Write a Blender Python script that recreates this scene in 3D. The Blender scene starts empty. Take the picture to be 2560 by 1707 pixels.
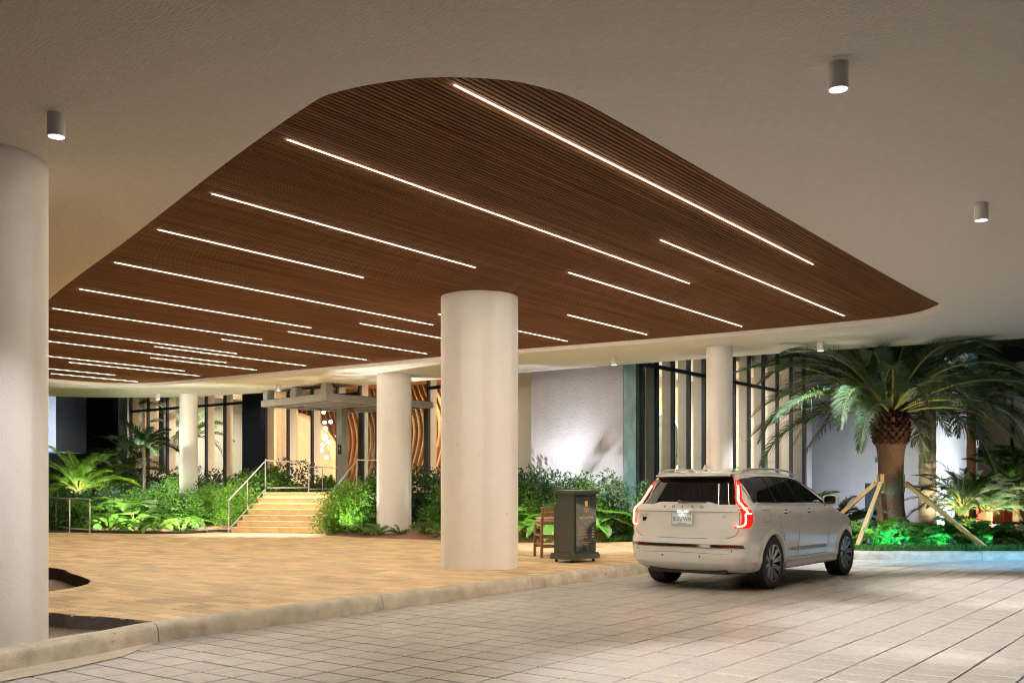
import bpy, bmesh, math, random
import numpy as np
from mathutils import Vector, Matrix

# ---------------------------------------------------------------- camera, world, exposure
PI = math.pi
sc = bpy.context.scene
COL = sc.collection
PHI = math.radians(36.8)                       # view direction, measured from the kerb line (+X)
cam_d = bpy.data.cameras.new('camera')
cam = bpy.data.objects.new('camera', cam_d)
COL.objects.link(cam)
cam_d.sensor_width = 36.0
cam_d.lens = 35.05
cam_d.shift_y = 0.142
cam_d.clip_start = 0.05
cam_d.clip_end = 2000
cam.location = (0, 0, 1.48)
cam.rotation_euler = (PI / 2, 0, PHI - PI / 2)
sc.camera = cam

world = bpy.data.worlds.new('World')
sc.world = world
world.use_nodes = True
wn = world.node_tree
bg = wn.nodes['Background']
sky = wn.nodes.new('ShaderNodeTexSky')
sky.sky_type = 'NISHITA'
sky.sun_disc = False
sky.sun_elevation = math.radians(0.5)
sky.sun_rotation = math.radians(200)
wn.links.new(sky.outputs['Color'], bg.inputs['Color'])
bg.inputs['Strength'].default_value = 0.012

sc.view_settings.view_transform = 'Standard'
sc.view_settings.look = 'None'
sc.view_settings.gamma = 1
sc.view_settings.exposure = 0.25
sc.view_settings.use_curve_mapping = False
cy = sc.cycles
cy.use_denoising = True
cy.use_adaptive_sampling = True
cy.adaptive_threshold = .02
cy.max_bounces = 6
cy.diffuse_bounces = 3
cy.glossy_bounces = 3
cy.transmission_bounces = 6
cy.transparent_max_bounces = 10
cy.caustics_reflective = False
cy.caustics_refractive = False
cy.sample_clamp_indirect = 6
cy.sample_clamp_direct = 6
cy.filter_width = 1.1
cy.blur_glossy = 0.5

# strengths of the lamps of the place
K_STRIP = 440.0
K_DOWN = 2900.0
K_UP = 480.0
K_IN = 420.0

random.seed(7)
RNG = np.random.default_rng(7)

# ---------------------------------------------------------------- materials
MATS = {}
def mat(name, col, rough=.6, metal=0.0, var=0.0, vscale=4.0, vstretch=None, bump=0.0, bscale=60.0, bstretch=None,
        emit=None, estr=0.0, spec=.5, coat=0.0, island=0.0, translucent=0.0, alpha=1.0, bdist=.02, world=False, col2=None, speck=None, rvar=0.0):
    if name in MATS: return MATS[name]
    m = bpy.data.materials.new(name); MATS[name] = m
    m.use_nodes = True
    nt = m.node_tree; N = nt.nodes; L = nt.links
    b = N['Principled BSDF']
    b.inputs['Base Color'].default_value = (*col, 1)
    b.inputs['Roughness'].default_value = rough
    b.inputs['Metallic'].default_value = metal
    b.inputs['Specular IOR Level'].default_value = spec
    b.inputs['Coat Weight'].default_value = coat
    b.inputs['Coat Roughness'].default_value = .04
    if emit:
        b.inputs['Emission Color'].default_value = (*emit, 1)
        b.inputs['Emission Strength'].default_value = estr
    if alpha < 1: b.inputs['Alpha'].default_value = alpha
    def noise(scale, stretch, detail=5, rgh=.6):
        tc = N.new('ShaderNodeTexCoord'); mp = N.new('ShaderNodeMapping')
        if world: tc = N.new('ShaderNodeNewGeometry'); L.new(tc.outputs['Position'], mp.inputs['Vector'])
        else: L.new(tc.outputs['Object'], mp.inputs['Vector'])
        if stretch: mp.inputs['Scale'].default_value = stretch
        n = N.new('ShaderNodeTexNoise'); n.inputs['Scale'].default_value = scale
        n.inputs['Detail'].default_value = detail; n.inputs['Roughness'].default_value = rgh
        L.new(mp.outputs[0], n.inputs['Vector'])
        return n.outputs['Fac']
    src = None
    if var or island or speck or col2:
        cur = None
        rgb = N.new('ShaderNodeRGB'); rgb.outputs[0].default_value = (*col, 1); cur = rgb.outputs[0]
        def mixin(fac, c2, cur):
            mx = N.new('ShaderNodeMix'); mx.data_type = 'RGBA'
            L.new(fac, mx.inputs[0]); L.new(cur, mx.inputs[6])
            if isinstance(c2, tuple): mx.inputs[7].default_value = (*c2, 1)
            else: L.new(c2, mx.inputs[7])
            return mx.outputs[2]
        if col2 is not None:
            r = N.new('ShaderNodeMapRange'); L.new(noise(.55, None, 6, .6), r.inputs[0])
            r.inputs[1].default_value = .46; r.inputs[2].default_value = .68
            cur = mixin(r.outputs[0], col2, cur)
        def scale_by(fac, lo, hi, cur):
            r = N.new('ShaderNodeMapRange'); L.new(fac, r.inputs[0])
            r.inputs[3].default_value = lo; r.inputs[4].default_value = hi
            v = N.new('ShaderNodeVectorMath'); v.operation = 'SCALE'
            L.new(cur, v.inputs[0]); L.new(r.outputs[0], v.inputs['Scale'])
            return v.outputs[0]
        if var:
            f = noise(vscale, vstretch)
            r = N.new('ShaderNodeMapRange'); L.new(f, r.inputs[0]); r.inputs[1].default_value = .3; r.inputs[2].default_value = .7
            cur = scale_by(r.outputs[0], 1 - var, 1 + var, cur)
        if island:
            g = N.new('ShaderNodeNewGeometry'); oi = N.new('ShaderNodeObjectInfo')
            a = N.new('ShaderNodeMath'); a.operation = 'ADD'
            L.new(g.outputs['Random Per Island'], a.inputs[0]); L.new(oi.outputs['Random'], a.inputs[1])
            fr = N.new('ShaderNodeMath'); fr.operation = 'FRACT'; L.new(a.outputs[0], fr.inputs[0])
            cur = scale_by(fr.outputs[0], 1 - island, 1 + island, cur)
        if speck:
            f = noise(speck[0], None, 2, .5)
            r = N.new('ShaderNodeMapRange'); L.new(f, r.inputs[0]); r.inputs[1].default_value = speck[1]; r.inputs[2].default_value = speck[1] + .04
            cur = mixin(r.outputs[0], speck[2], cur)
        L.new(cur, b.inputs['Base Color']); src = cur
    if rvar:
        r = N.new('ShaderNodeMapRange'); L.new(noise(6, None), r.inputs[0]); r.inputs[1].default_value = .3; r.inputs[2].default_value = .7
        r.inputs[3].default_value = rough - rvar; r.inputs[4].default_value = rough + rvar
        L.new(r.outputs[0], b.inputs['Roughness'])
    if bump:
        bp = N.new('ShaderNodeBump'); bp.inputs['Strength'].default_value = bump; bp.inputs['Distance'].default_value = bdist
        L.new(noise(bscale, bstretch, 6, .65), bp.inputs['Height'])
        L.new(bp.outputs[0], b.inputs['Normal'])
    if translucent:
        t = N.new('ShaderNodeBsdfTranslucent'); mx = N.new('ShaderNodeMixShader')
        mx.inputs[0].default_value = translucent
        if src is not None:
            v = N.new('ShaderNodeVectorMath'); v.operation = 'MULTIPLY'; v.inputs[1].default_value = (1.6, 1.5, .8) if col[1] > col[0] else (1, 1, 1)
            L.new(src, v.inputs[0]); L.new(v.outputs[0], t.inputs['Color'])
        else: t.inputs['Color'].default_value = (*col, 1)
        L.new(b.outputs[0], mx.inputs[1]); L.new(t.outputs[0], mx.inputs[2])
        L.new(mx.outputs[0], N['Material Output'].inputs['Surface'])
    return m

def glass_mat(name, tint=(.9, .95, .95), refl=.1):
    m = bpy.data.materials.new(name); MATS[name] = m; m.use_nodes = True
    nt = m.node_tree; N = nt.nodes; L = nt.links
    N.remove(N['Principled BSDF'])
    t = N.new('ShaderNodeBsdfTransparent'); t.inputs[0].default_value = (*tint, 1)
    g = N.new('ShaderNodeBsdfGlossy'); g.inputs['Roughness'].default_value = .02
    lw = N.new('ShaderNodeLayerWeight'); lw.inputs[0].default_value = .5
    pw = N.new('ShaderNodeMath'); pw.operation = 'POWER'; pw.inputs[1].default_value = 4; L.new(lw.outputs['Facing'], pw.inputs[0])
    fr = N.new('ShaderNodeMath'); fr.operation = 'MULTIPLY_ADD'; fr.inputs[1].default_value = .6; fr.inputs[2].default_value = .03
    L.new(pw.outputs[0], fr.inputs[0])
    mx = N.new('ShaderNodeMixShader')
    L.new(fr.outputs[0], mx.inputs[0]); L.new(t.outputs[0], mx.inputs[1]); L.new(g.outputs[0], mx.inputs[2])
    L.new(mx.outputs[0], N['Material Output'].inputs['Surface'])
    return m

mat('stucco', (.71, .685, .65), .85, var=.07, vscale=16, vstretch=(1.8, .6, 1), bump=.75, bscale=30, bstretch=(1.9, .55, 1), bdist=.022)
mat('column_paint', (.78, .755, .735), .75, var=.025, vscale=3.5, bump=.22, bscale=55, speck=(9, .735, (.66, .63, .60)))
mat('white_trim', (.75, .73, .70), .6)
mat('wood_slat', (.115, .052, .024), .8, world=True, spec=.06, var=.30, vscale=2.0, vstretch=(.25, 6, 6), island=.18)
mat('dark_backing', (.004, .003, .003), .9)
mat('strip_light', (1, .8, .55), .5, emit=(1, .87, .68), estr=K_STRIP)
mat('lamp_white', (1, 1, 1), .5, emit=(1, .95, .92), estr=60)
mat('lamp_body', (.78, .77, .76), .45)
mat('plaza_tile', (.58, .415, .225), .75, world=True, col2=(.44, .30, .16), var=.14, vscale=2.5, island=.30, bump=.25, bscale=120)
mat('plaza_bed', (.22, .15, .085), .9)
mat('road_tile', (.30, .28, .258), .42, world=True, col2=(.185, .17, .155), var=.14, vscale=2.2, island=.10, bump=.12, bscale=140, speck=(55, .70, (.62, .58, .5)), rvar=.10)
mat('road_joint', (.022, .019, .016), .9)
mat('kerb', (.45, .40, .32), .8, world=True, col2=(.33, .28, .21), var=.30, vscale=4, bump=.35, bscale=60, speck=(9, .70, (.24, .21, .17)))
mat('apron', (.50, .44, .35), .85, var=.12, vscale=3, bump=.3, bscale=60)
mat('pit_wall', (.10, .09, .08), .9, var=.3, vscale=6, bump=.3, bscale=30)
mat('soil', (.11, .08, .055), .95, var=.6, vscale=22, bump=1.0, bscale=25)
mat('mulch', (.16, .07, .045), .95, var=.5, vscale=22, bump=1.0, bscale=40)
mat('step_stone', (.56, .40, .22), .7, world=True, var=.15, vscale=3, island=.07, bump=.2, bscale=80)
mat('rail_steel', (.50, .48, .46), .38, metal=.7)
mat('canopy_steel', (.27, .265, .255), .5, metal=.2, var=.12, vscale=3)
mat('frame_blue', (.03, .045, .075), .4, metal=.2)
mat('dark_frame', (.025, .024, .025), .45)
mat('dark_wall', (.045, .055, .085), .55, var=.25, vscale=1.0, bump=.3, bscale=8)
mat('fin_white', (.62, .58, .54), .6)
mat('fin_grey', (.52, .50, .48), .6)
mat('curtain', (.62, .52, .40), .9, var=.06, translucent=.5)
mat('mural', (.29, .287, .297), .8, var=.06, vscale=2, bump=.6, bscale=16, bstretch=(1, 1, 1))
mat('teal_panel', (.09, .17, .17), .35, var=.35, vscale=6, vstretch=(1, 1, .4))
mat('cream', (.72, .60, .45), .8)
mat('plaster', (.62, .47, .32), .8, var=.08, vscale=2)
mat('rib_wood', (.38, .19, .09), .5, var=.2, vscale=3)
mat('floor_in', (.5, .44, .37), .3)
mat('white_in', (.8, .77, .70), .8)
mat('wing_wall', (.52, .51, .52), .85, var=.07, vscale=1.3, bump=.4, bscale=20)
mat('asphalt', (.05, .05, .05), .85, var=.2, vscale=6, bump=.4, bscale=120)
mat('wall_blue', (.30, .36, .39), .7)
mat('neighbour_wall', (.50, .54, .62), .8, var=.05)
mat('globe', (1, 1, 1), .4, emit=(1, .85, .72), estr=9)
mat('black', (.012, .012, .012), .6)
mat('leaf', (.058, .145, .020), .45, var=.45, vscale=5, island=.35, translucent=.35)
mat('leaf_light', (.10, .215, .026), .4, var=.35, vscale=4, island=.3, translucent=.4)
mat('leaf_dark', (.028, .070, .030), .45, var=.4, vscale=3, island=.3, translucent=.25)
mat('leaf_big', (.075, .19, .028), .35, var=.3, vscale=6, translucent=.4)
mat('palm_leaf', (.040, .085, .042), .45, var=.3, vscale=3, island=.3, translucent=.25)
mat('rachis', (.20, .19, .045), .5)
mat('stem', (.22, .22, .06), .6)
mat('bark', (.105, .056, .03), .9, var=.4, vscale=14, vstretch=(1, 1, 3.5), bump=1.0, bscale=26, bstretch=(1, 1, 5))
mat('bark_boot', (.050, .026, .017), .9, spec=.1, var=.5, vscale=16, bump=.6, bscale=30, island=.5)
mat('bark_grey', (.33, .27, .22), .85, var=.3, vscale=4, vstretch=(.4, .4, 5), bump=.3, bscale=20)
mat('bark_brown', (.20, .10, .055), .85, var=.5, vscale=25, bump=.8, bscale=40)
mat('timber', (.50, .33, .15), .7, var=.18, vscale=5, vstretch=(6, 6, .6))
mat('grass', (.045, .15, .03), .55, island=.35, translucent=.3)
glass_mat('glass', (.90, .93, .93))
glass_mat('glass_dim', (.62, .70, .72))

# ---------------------------------------------------------------- helpers
class MB:
    """collects geometry and links it as one mesh object"""
    def __init__(s): s.v = []; s.f = []; s.m = []
    def add(s, verts, faces, mi=0):
        o = len(s.v); s.v.extend([tuple(map(float, p)) for p in verts])
        s.f.extend([tuple(int(i) + o for i in f) for f in faces]); s.m.extend([mi] * len(faces)); return s
    def box(s, x0, x1, y0, y1, z0, z1, mi=0):
        v = [(x0,y0,z0),(x1,y0,z0),(x1,y1,z0),(x0,y1,z0),(x0,y0,z1),(x1,y0,z1),(x1,y1,z1),(x0,y1,z1)]
        return s.add(v, [(0,3,2,1),(4,5,6,7),(0,1,5,4),(1,2,6,5),(2,3,7,6),(3,0,4,7)], mi)
    def prism(s, poly, z0, z1, mi=0, caps=True):
        n = len(poly); v = [(x, y, z0) for x, y in poly] + [(x, y, z1) for x, y in poly]
        f = [(i, (i+1) % n, n + (i+1) % n, n + i) for i in range(n)]
        if caps: f += [tuple(range(n))[::-1], tuple(range(n, 2*n))]
        return s.add(v, f, mi)
    def lathe(s, prof, n=32, cx=0, cy=0, mi=0, cap0=True, cap1=True):
        v = []; k = len(prof)
        for r, z in prof:
            for i in range(n):
                a = 2*PI*i/n; v.append((cx + r*math.cos(a), cy + r*math.sin(a), z))
        f = []
        for j in range(k-1):
            for i in range(n):
                f.append((j*n+i, j*n+(i+1) % n, (j+1)*n+(i+1) % n, (j+1)*n+i))
        if cap0: f.append(tuple(range(n))[::-1])
        if cap1: f.append(tuple(range((k-1)*n, k*n)))
        return s.add(v, f, mi)
    def tube(s, pts, r, n=8, mi=0, closed=False, square=False, up=(0,0,1)):
        P = [Vector(p) for p in pts]; k = len(P); R = r if hasattr(r, '__len__') else [r]*k
        v = []; up = Vector(up)
        for i in range(k):
            if closed: d = P[(i+1) % k] - P[i-1]
            else: d = P[min(i+1, k-1)] - P[max(i-1, 0)]
            d.normalize()
            a = d.cross(up)
            if a.length < 1e-3: a = d.cross(Vector((1, .01, 0)))
            a.normalize(); b = a.cross(d)
            for j in range(n):
                t = 2*PI*(j + (.5 if square else 0))/n
                v.append(P[i] + (a*math.cos(t) + b*math.sin(t))*R[i])
        f = []
        kk = k if closed else k-1
        for i in range(kk):
            for j in range(n):
                i2 = (i+1) % k
                f.append((i*n+j, i*n+(j+1) % n, i2*n+(j+1) % n, i2*n+j))
        if not closed:
            f.append(tuple(range(n))[::-1]); f.append(tuple(range((k-1)*n, k*n)))
        return s.add(v, f, mi)
    def bar(s, p, q, w, h, up=(0,0,1), mi=0):
        """rectangular bar from p to q"""
        p = Vector(p); q = Vector(q); d = (q-p).normalized(); a = d.cross(Vector(up))
        if a.length < 1e-4: a = Vector((1,0,0))
        a.normalize(); b = a.cross(d).normalized()
        v = []
        for c in (p, q):
            for sx, sy in ((-1,-1),(1,-1),(1,1),(-1,1)): v.append(c + a*w/2*sx + b*h/2*sy)
        return s.add(v, [(0,3,2,1),(4,5,6,7),(0,1,5,4),(1,2,6,5),(2,3,7,6),(3,0,4,7)], mi)
    def grid(s, P, mi=0, closed_u=False, closed_v=False):
        """P[i][j] -> points"""
        nu, nv = len(P), len(P[0])
        f = []
        for i in range(nu if closed_u else nu-1):
            for j in range(nv if closed_v else nv-1):
                i2 = (i+1) % nu; j2 = (j+1) % nv
                f.append((i*nv+j, i2*nv+j, i2*nv+j2, i*nv+j2))
        return s.add([p for row in P for p in row], f, mi)
    def mesh(s, name, mats, smooth=False):
        me = bpy.data.meshes.new(name); me.from_pydata(s.v, [], s.f)
        mats = mats if isinstance(mats, (list, tuple)) else [mats]
        for m in mats: me.materials.append(MATS[m])
        if len(mats) > 1: me.polygons.foreach_set('material_index', s.m)
        if smooth: me.polygons.foreach_set('use_smooth', [True]*len(me.polygons))
        me.update(); return me
    def build(s, name, mats, parent=None, smooth=False, loc=None, rot=None, sharp=None):
        me = s.mesh(name, mats, smooth)
        if sharp is not None: me.set_sharp_from_angle(angle=math.radians(sharp))
        return place(name, me, parent, loc, rot)

def place(name, me, parent=None, loc=None, rot=None, scale=None):
    o = bpy.data.objects.new(name, me); COL.objects.link(o)
    if parent: o.parent = parent
    if loc is not None: o.location = loc
    if rot is not None: o.rotation_euler = rot
    if scale is not None: o.scale = scale if hasattr(scale, '__len__') else (scale,)*3
    return o
def tag(o, label=None, cat=None, group=None, kind=None):
    if label: o['label'] = label
    if cat: o['category'] = cat
    if group: o['group'] = group
    if kind: o['kind'] = kind
    return o
def thing(name, label, cat, loc=(0,0,0), rotz=0, group=None):
    o = place(name, None, None, loc, (0,0,rotz))
    o.empty_display_size = .2
    return tag(o, label, cat, group)
def copy_tree(o, parent=None, label=None, group=None):
    c = o.copy(); COL.objects.link(c); c.parent = parent
    if label: c['label'] = label
    if group: c['group'] = group
    for ch in o.children: copy_tree(ch, c)
    return c
def struct(name, mb, m, smooth=False, parent=None, kind='structure'):
    o = mb.build(name, m, parent, smooth)
    if parent is None: o['kind'] = kind
    return o
CS, SN = math.cos(PHI), math.sin(PHI)
def cam_frame(right, depth): return (depth*CS + right*SN, depth*SN - right*CS)   # metres right of / in front of the viewpoint -> plan
def smooth_curve(pts, n=6, closed=False):
    """Catmull-Rom through 2-D/3-D points"""
    P = [np.array(p, float) for p in pts]; k = len(P); out = []
    for i in range(k if closed else k-1):
        p0 = P[(i-1) % k] if closed or i > 0 else P[0]; p1 = P[i]; p2 = P[(i+1) % k]
        p3 = P[(i+2) % k] if closed or i+2 < k else P[-1]
        for j in range(n):
            t = j/n
            out.append(tuple(.5*((2*p1) + (-p0+p2)*t + (2*p0-5*p1+4*p2-p3)*t*t + (-p0+3*p1-3*p2+p3)*t**3)))
    if not closed: out.append(tuple(P[-1]))
    return out
def inside(poly, x, y):
    c = False; n = len(poly); j = n-1
    for i in range(n):
        xi, yi = poly[i][:2]; xj, yj = poly[j][:2]
        if (yi > y) != (yj > y) and x < (xj-xi)*(y-yi)/(yj-yi)+xi: c = not c
        j = i
    return c
def filled(loops, z):
    """triangulated flat region bounded by loops (outer first, then holes) -> verts, faces"""
    bm = bmesh.new(); es = []
    for lp in loops:
        vs = [bm.verts.new((x, y, z)) for x, y in lp]
        for i in range(len(vs)): es.append(bm.edges.new((vs[i], vs[(i+1) % len(vs)])))
    bmesh.ops.triangle_fill(bm, use_beauty=True, edges=es, normal=(0,0,1))
    bm.verts.index_update()
    v = [tuple(p.co) for p in bm.verts]; f = [tuple(q.index for q in fc.verts) for fc in bm.faces]
    bm.free(); return v, f
def in_view(x, y, z, margin=.12):
    d = x*CS + y*SN; r = x*SN - y*CS
    if d < 3: return False
    px = r/d*2290/2352; py = (z-1.48)/d*2290/2352
    return abs(px) < .5 + margin and py > -.191 - margin
def clip_half(poly, p, n):
    """keep the side of the line through p where n.(x-p) >= 0"""
    out = []; k = len(poly)
    for i in range(k):
        a = poly[i]; b = poly[(i+1) % k]
        da = (a[0]-p[0])*n[0] + (a[1]-p[1])*n[1]; db = (b[0]-p[0])*n[0] + (b[1]-p[1])*n[1]
        if da >= 0: out.append(a)
        if (da >= 0) != (db >= 0):
            t = da/(da-db); out.append((a[0]+(b[0]-a[0])*t, a[1]+(b[1]-a[1])*t))
    return out
def clip_to_curve(poly, curve, keep_inside):
    """clip a small tile to the inside / outside of a closed curve, one nearest curve segment at a time"""
    if all(inside(curve, *q) == keep_inside for q in poly): return poly
    if not any(inside(curve, *q) == keep_inside for q in poly): return None
    gx = sum(q[0] for q in poly)/len(poly); gy = sum(q[1] for q in poly)/len(poly)
    near = []
    for i in range(len(curve)):
        a = curve[i]; b = curve[(i+1) % len(curve)]
        if min(math.hypot(a[0]-gx, a[1]-gy), math.hypot(b[0]-gx, b[1]-gy)) < 1.6 or math.hypot(a[0]-b[0], a[1]-b[1]) > 1: near.append((a, b))
    for _ in range(7):
        worst = None
        for q in poly:
            if inside(curve, *q) == keep_inside: continue
            best = None
            for a, b in near:
                dx, dy = b[0]-a[0], b[1]-a[1]; L2 = dx*dx+dy*dy
                if L2 < 1e-9: continue
                t = max(0, min(1, ((q[0]-a[0])*dx+(q[1]-a[1])*dy)/L2)); px_, py_ = a[0]+dx*t, a[1]+dy*t
                d = math.hypot(q[0]-px_, q[1]-py_)
                if best is None or d < best[0]: best = (d, (px_, py_), (-dy, dx), (a, b))
            if best and best[0] > .002 and (worst is None or best[0] > worst[0]): worst = best
        if worst is None: break
        _, p, n, (a, b) = worst
        l = math.hypot(*n); n = (n[0]/l, n[1]/l); mx, my = (a[0]+b[0])/2, (a[1]+b[1])/2
        if inside(curve, mx+n[0]*.004, my+n[1]*.004) != keep_inside: n = (-n[0], -n[1])
        poly = clip_half(poly, p, n)
        if len(poly) < 3: return None
    return poly

def slab(mb, poly, z0, z1, ch=.006, mi=0):
    """paving piece with chamfered top edges"""
    n = len(poly); cx = sum(p[0] for p in poly)/n; cy_ = sum(p[1] for p in poly)/n
    def ins(p):
        dx, dy = cx-p[0], cy_-p[1]; l = math.hypot(dx, dy) or 1
        return (p[0]+dx/l*ch*1.4, p[1]+dy/l*ch*1.4)
    top = [ins(p) for p in poly]
    v = [(x, y, z0) for x, y in poly] + [(x, y, z1-ch) for x, y in poly] + [(x, y, z1) for x, y in top]
    f = []
    for i in range(n):
        j = (i+1) % n
        f += [(i, j, n+j, n+i), (n+i, n+j, 2*n+j, 2*n+i)]
    f.append(tuple(range(2*n, 3*n)))
    mb.add(v, f, mi)
def text_mesh(s, size, m, name, parent, loc, rot, extrude=.001, align='CENTER', scale_x=1.0, shear=0.0):
    c = bpy.data.curves.new(name, 'FONT'); c.body = s; c.size = size; c.align_x = align; c.align_y = 'CENTER'; c.extrude = extrude; c.shear = shear
    c.resolution_u = 3
    o = bpy.data.objects.new(name, c); COL.objects.link(o)
    dg = bpy.context.evaluated_depsgraph_get()
    me = bpy.data.meshes.new_from_object(o.evaluated_get(dg)); bpy.data.objects.remove(o)
    me.materials.clear(); me.materials.append(MATS[m])
    return place(name, me, parent, loc, rot, (scale_x, 1, 1))
def spot(name, loc, target, watts, deg, col=(1,1,1), blend=.6, size=.05, parent=None):
    l = bpy.data.lights.new(name, 'SPOT'); l.energy = watts; l.spot_size = math.radians(deg); l.spot_blend = blend
    l.color = col; l.shadow_soft_size = size
    o = bpy.data.objects.new(name, l); COL.objects.link(o)
    d = Vector(target) - Vector(loc)
    o.rotation_euler = d.to_track_quat('-Z', 'Y').to_euler(); o.location = loc
    if parent: o.parent = parent
    return o

# ---------------------------------------------------------------- ground
PLAZA_Z = .17
g = MB(); g.box(-80, 260, -160, 200, -.6, -.08)
struct('ground', g, 'asphalt')

KERB = [(-3.0, 5.2), (.5, 6.75), (2.5, 7.6), (4.0, 8.08), (4.9, 8.25), (5.65, 8.43), (7.2, 8.47), (10, 8.47), (14, 8.47), (18.6, 8.47),
        (19.6, 8.35), (20.15, 7.85), (20.35, 7.2), (20.55, 6.5), (21.3, 5.35), (22.4, 3.9), (23.8, 2.2), (25.5, .5), (28, -1.5), (31, -3)]
KC = smooth_curve(KERB, 6)

# road: joint bed + pavers
road_poly = [(-6, -10)] + [(32, -10)] + [(x, y) for x, y in reversed(KC)] + [(-6, 3.5)]
rb = MB(); v, f = filled([road_poly], -.022); rb.add(v, f)
road = struct('road', rb, 'road_joint')
TU, TV = .305, .41
joined = MB(); cand = []
APRON = [(5.62, 8.44), (4.94, 7.93), (4.25, 7.72), (3.74, 7.64), (1.5, 7.2), (-3, 5.0), (-3, 5.6), (.5, 7.0), (4.0, 8.3)]
for i in range(-12, 105):
    for j in range(-20, 21):
        u0 = i*TU + .02; v1 = 8.44 - j*TV; v0 = v1 - TV
        cu, cv = u0+TU/2, (v0+v1)/2
        if not in_view(cu, cv, 0): continue
        gap = .0085
        q = [(u0+gap, v0+gap), (u0+TU-gap, v0+gap), (u0+TU-gap, v1-gap), (u0+gap, v1-gap)]
        if cv > -9 and math.hypot(cu, cv) < 45:
            if not inside(road_poly, cu, cv) and not any(inside(road_poly, *p) for p in q): continue
            r = clip_to_curve(q, road_poly, True)
            if r and len(r) >= 3: cand.append((math.hypot(cu, cv), cu, cv, r, r is q or r == q))
cand.sort(key=lambda c: c[0])
pm = MB(); slab(pm, [(-TU/2+.0085, -TV/2+.0085), (TU/2-.0085, -TV/2+.0085), (TU/2-.0085, TV/2-.0085), (-TU/2+.0085, TV/2-.0085)], -.03, 0, .005)
paver_me = pm.mesh('paver', 'road_tile')
n_ind = 0
for d, cu, cv, r, full in cand:
    dz = random.uniform(-.0015, .0015)
    if full and n_ind < 300:
        o = place('paver', paver_me, road, (cu, cv, dz), (random.uniform(-.0015, .0015), random.uniform(-.0015, .0015), 0)); n_ind += 1
    else: slab(joined, r, -.03, dz, .005)
o = joined.build('paver_field', 'road_tile', road); o['kind'] = 'stuff'
ap = MB(); v, f = filled([APRON], .0065); ap.add(v, f); struct('gutter_apron', ap, 'apron')

# kerb: cast lengths with open joints, one object each
kb = MB(); kb.tube([(x, y, -.05) for x, y in KC], .02, 4)
kerb = struct('kerb', kb, 'pit_wall')
def resample(c, step):
    P = [np.array(p[:2]) for p in c]; L = [0]
    for i in range(1, len(P)): L.append(L[-1] + np.linalg.norm(P[i]-P[i-1]))
    n = max(2, int(L[-1]/step)); out = []
    for k in range(n+1):
        s = L[-1]*k/n; i = min(max(np.searchsorted(L, s), 1), len(P)-1)
        t = (s-L[i-1])/max(1e-9, L[i]-L[i-1]); out.append(P[i-1]+(P[i]-P[i-1])*t)
    return out, L[-1]/n
KP, KS = resample(KC, .1)
prof = [(-.035, -.06), (-.012, .09), (-.004, .135), (.012, .160), (.035, .1735), (.15, .176), (.15, -.06)]   # (into the plaza, up)
joints_u = [5.64 + 3.08*k for k in range(-4, 12)]
cuts = []; acc = 0; k0 = min(range(len(KP)), key=lambda i: abs(KP[i][0]-5.64) + abs(KP[i][1]-8.43))
per = int(round(3.08/KS)); start = k0 % per
idx = [0] + list(range(start, len(KP)-1, per)) + [len(KP)-1]
for a, b in zip(idx[:-1], idx[1:]):
    if b - a < 2: continue
    rows = []
    for i in range(a, b+1):
        p = KP[i]; t = KP[min(i+1, len(KP)-1)] - KP[max(i-1, 0)]; t = t/np.linalg.norm(t); nrm = np.array((-t[1], t[0]))
        q = p.copy()
        if i == a: q = q + t*.005
        if i == b: q = q - t*.005
        rows.append([(q[0]+nrm[0]*s_, q[1]+nrm[1]*s_, z+.003*math.sin(i*.7)) for s_, z in prof])
    m_ = MB(); m_.grid(rows); n_ = len(prof)
    m_.add(rows[0], [tuple(range(n_))]); m_.add(rows[-1], [tuple(range(n_))[::-1]])
    m_.build('kerb_length', 'kerb', kerb, smooth=True, sharp=40)

# plaza
PIT_A = smooth_curve([(5.60, 8.62), (5.66, 9.0), (5.60, 9.4), (5.48, 9.75), (5.46, 10.1), (5.2, 10.8), (4.4, 11.2), (3.0, 10.9), (2.0, 9.6), (1.9, 8.2), (3.2, 8.05), (4.6, 8.36)], 6, True)
PIT_B = smooth_curve([(7.52, 12.9), (7.78, 13.4), (8.15, 14.5), (8.5, 15.7), (8.2, 17.6), (6.5, 18), (4, 16), (3.4, 13.6), (4.6, 12.2), (5.7, 12.0), (6.64, 12.22), (7.15, 12.5)], 8, True)
EDGE = [(20.3, 8.62), (20.9, 9.3), (21.2, 10.6), (20.97, 12.0), (20.2, 12.5), (19.4, 12.95), (18.9, 14.5), (18.65, 16.1), (18.45, 18.2), (18.6, 20.0), (19.3, 21.0)]
EDGE_L = [(18.2, 23.75), (18.1, 24.25), (17.4, 24.15), (16.7, 24.3), (16.05, 25.3), (15.7, 26.8), (15.1, 27.9), (13.8, 29.0), (11.5, 29.8), (8, 30)]
EC = smooth_curve(EDGE, 6); ELC = smooth_curve(EDGE_L, 6)
kin = [(float(p[0]), float(p[1])) for p in KP if p[0] < 20.2 and p[1] > 6.5]
kin2 = []
for i, p in enumerate(kin):
    a = kin[max(i-1, 0)]; b = kin[min(i+1, len(kin)-1)]; l = math.hypot(b[0]-a[0], b[1]-a[1]) or 1
    kin2.append((p[0]-(b[1]-a[1])/l*.15, p[1]+(b[0]-a[0])/l*.15))
kin2 = [p for p in kin2 if p[0] < 19.4]
plaza_poly = kin2 + EC + ELC + [(0, 30), (-3, 20), (-3, 12)]
pz = MB(); v, f = filled([plaza_poly, PIT_A, PIT_B], PLAZA_Z-.006); pz.add(v, f)
plaza = struct('plaza', pz, 'plaza_bed')
full_c = []; part_m = MB()
ROWS = [.20, .30, .20, .20, .30]
u = -2.0; ri = 0
shared = {}
rnd = random.Random(3)
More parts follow.
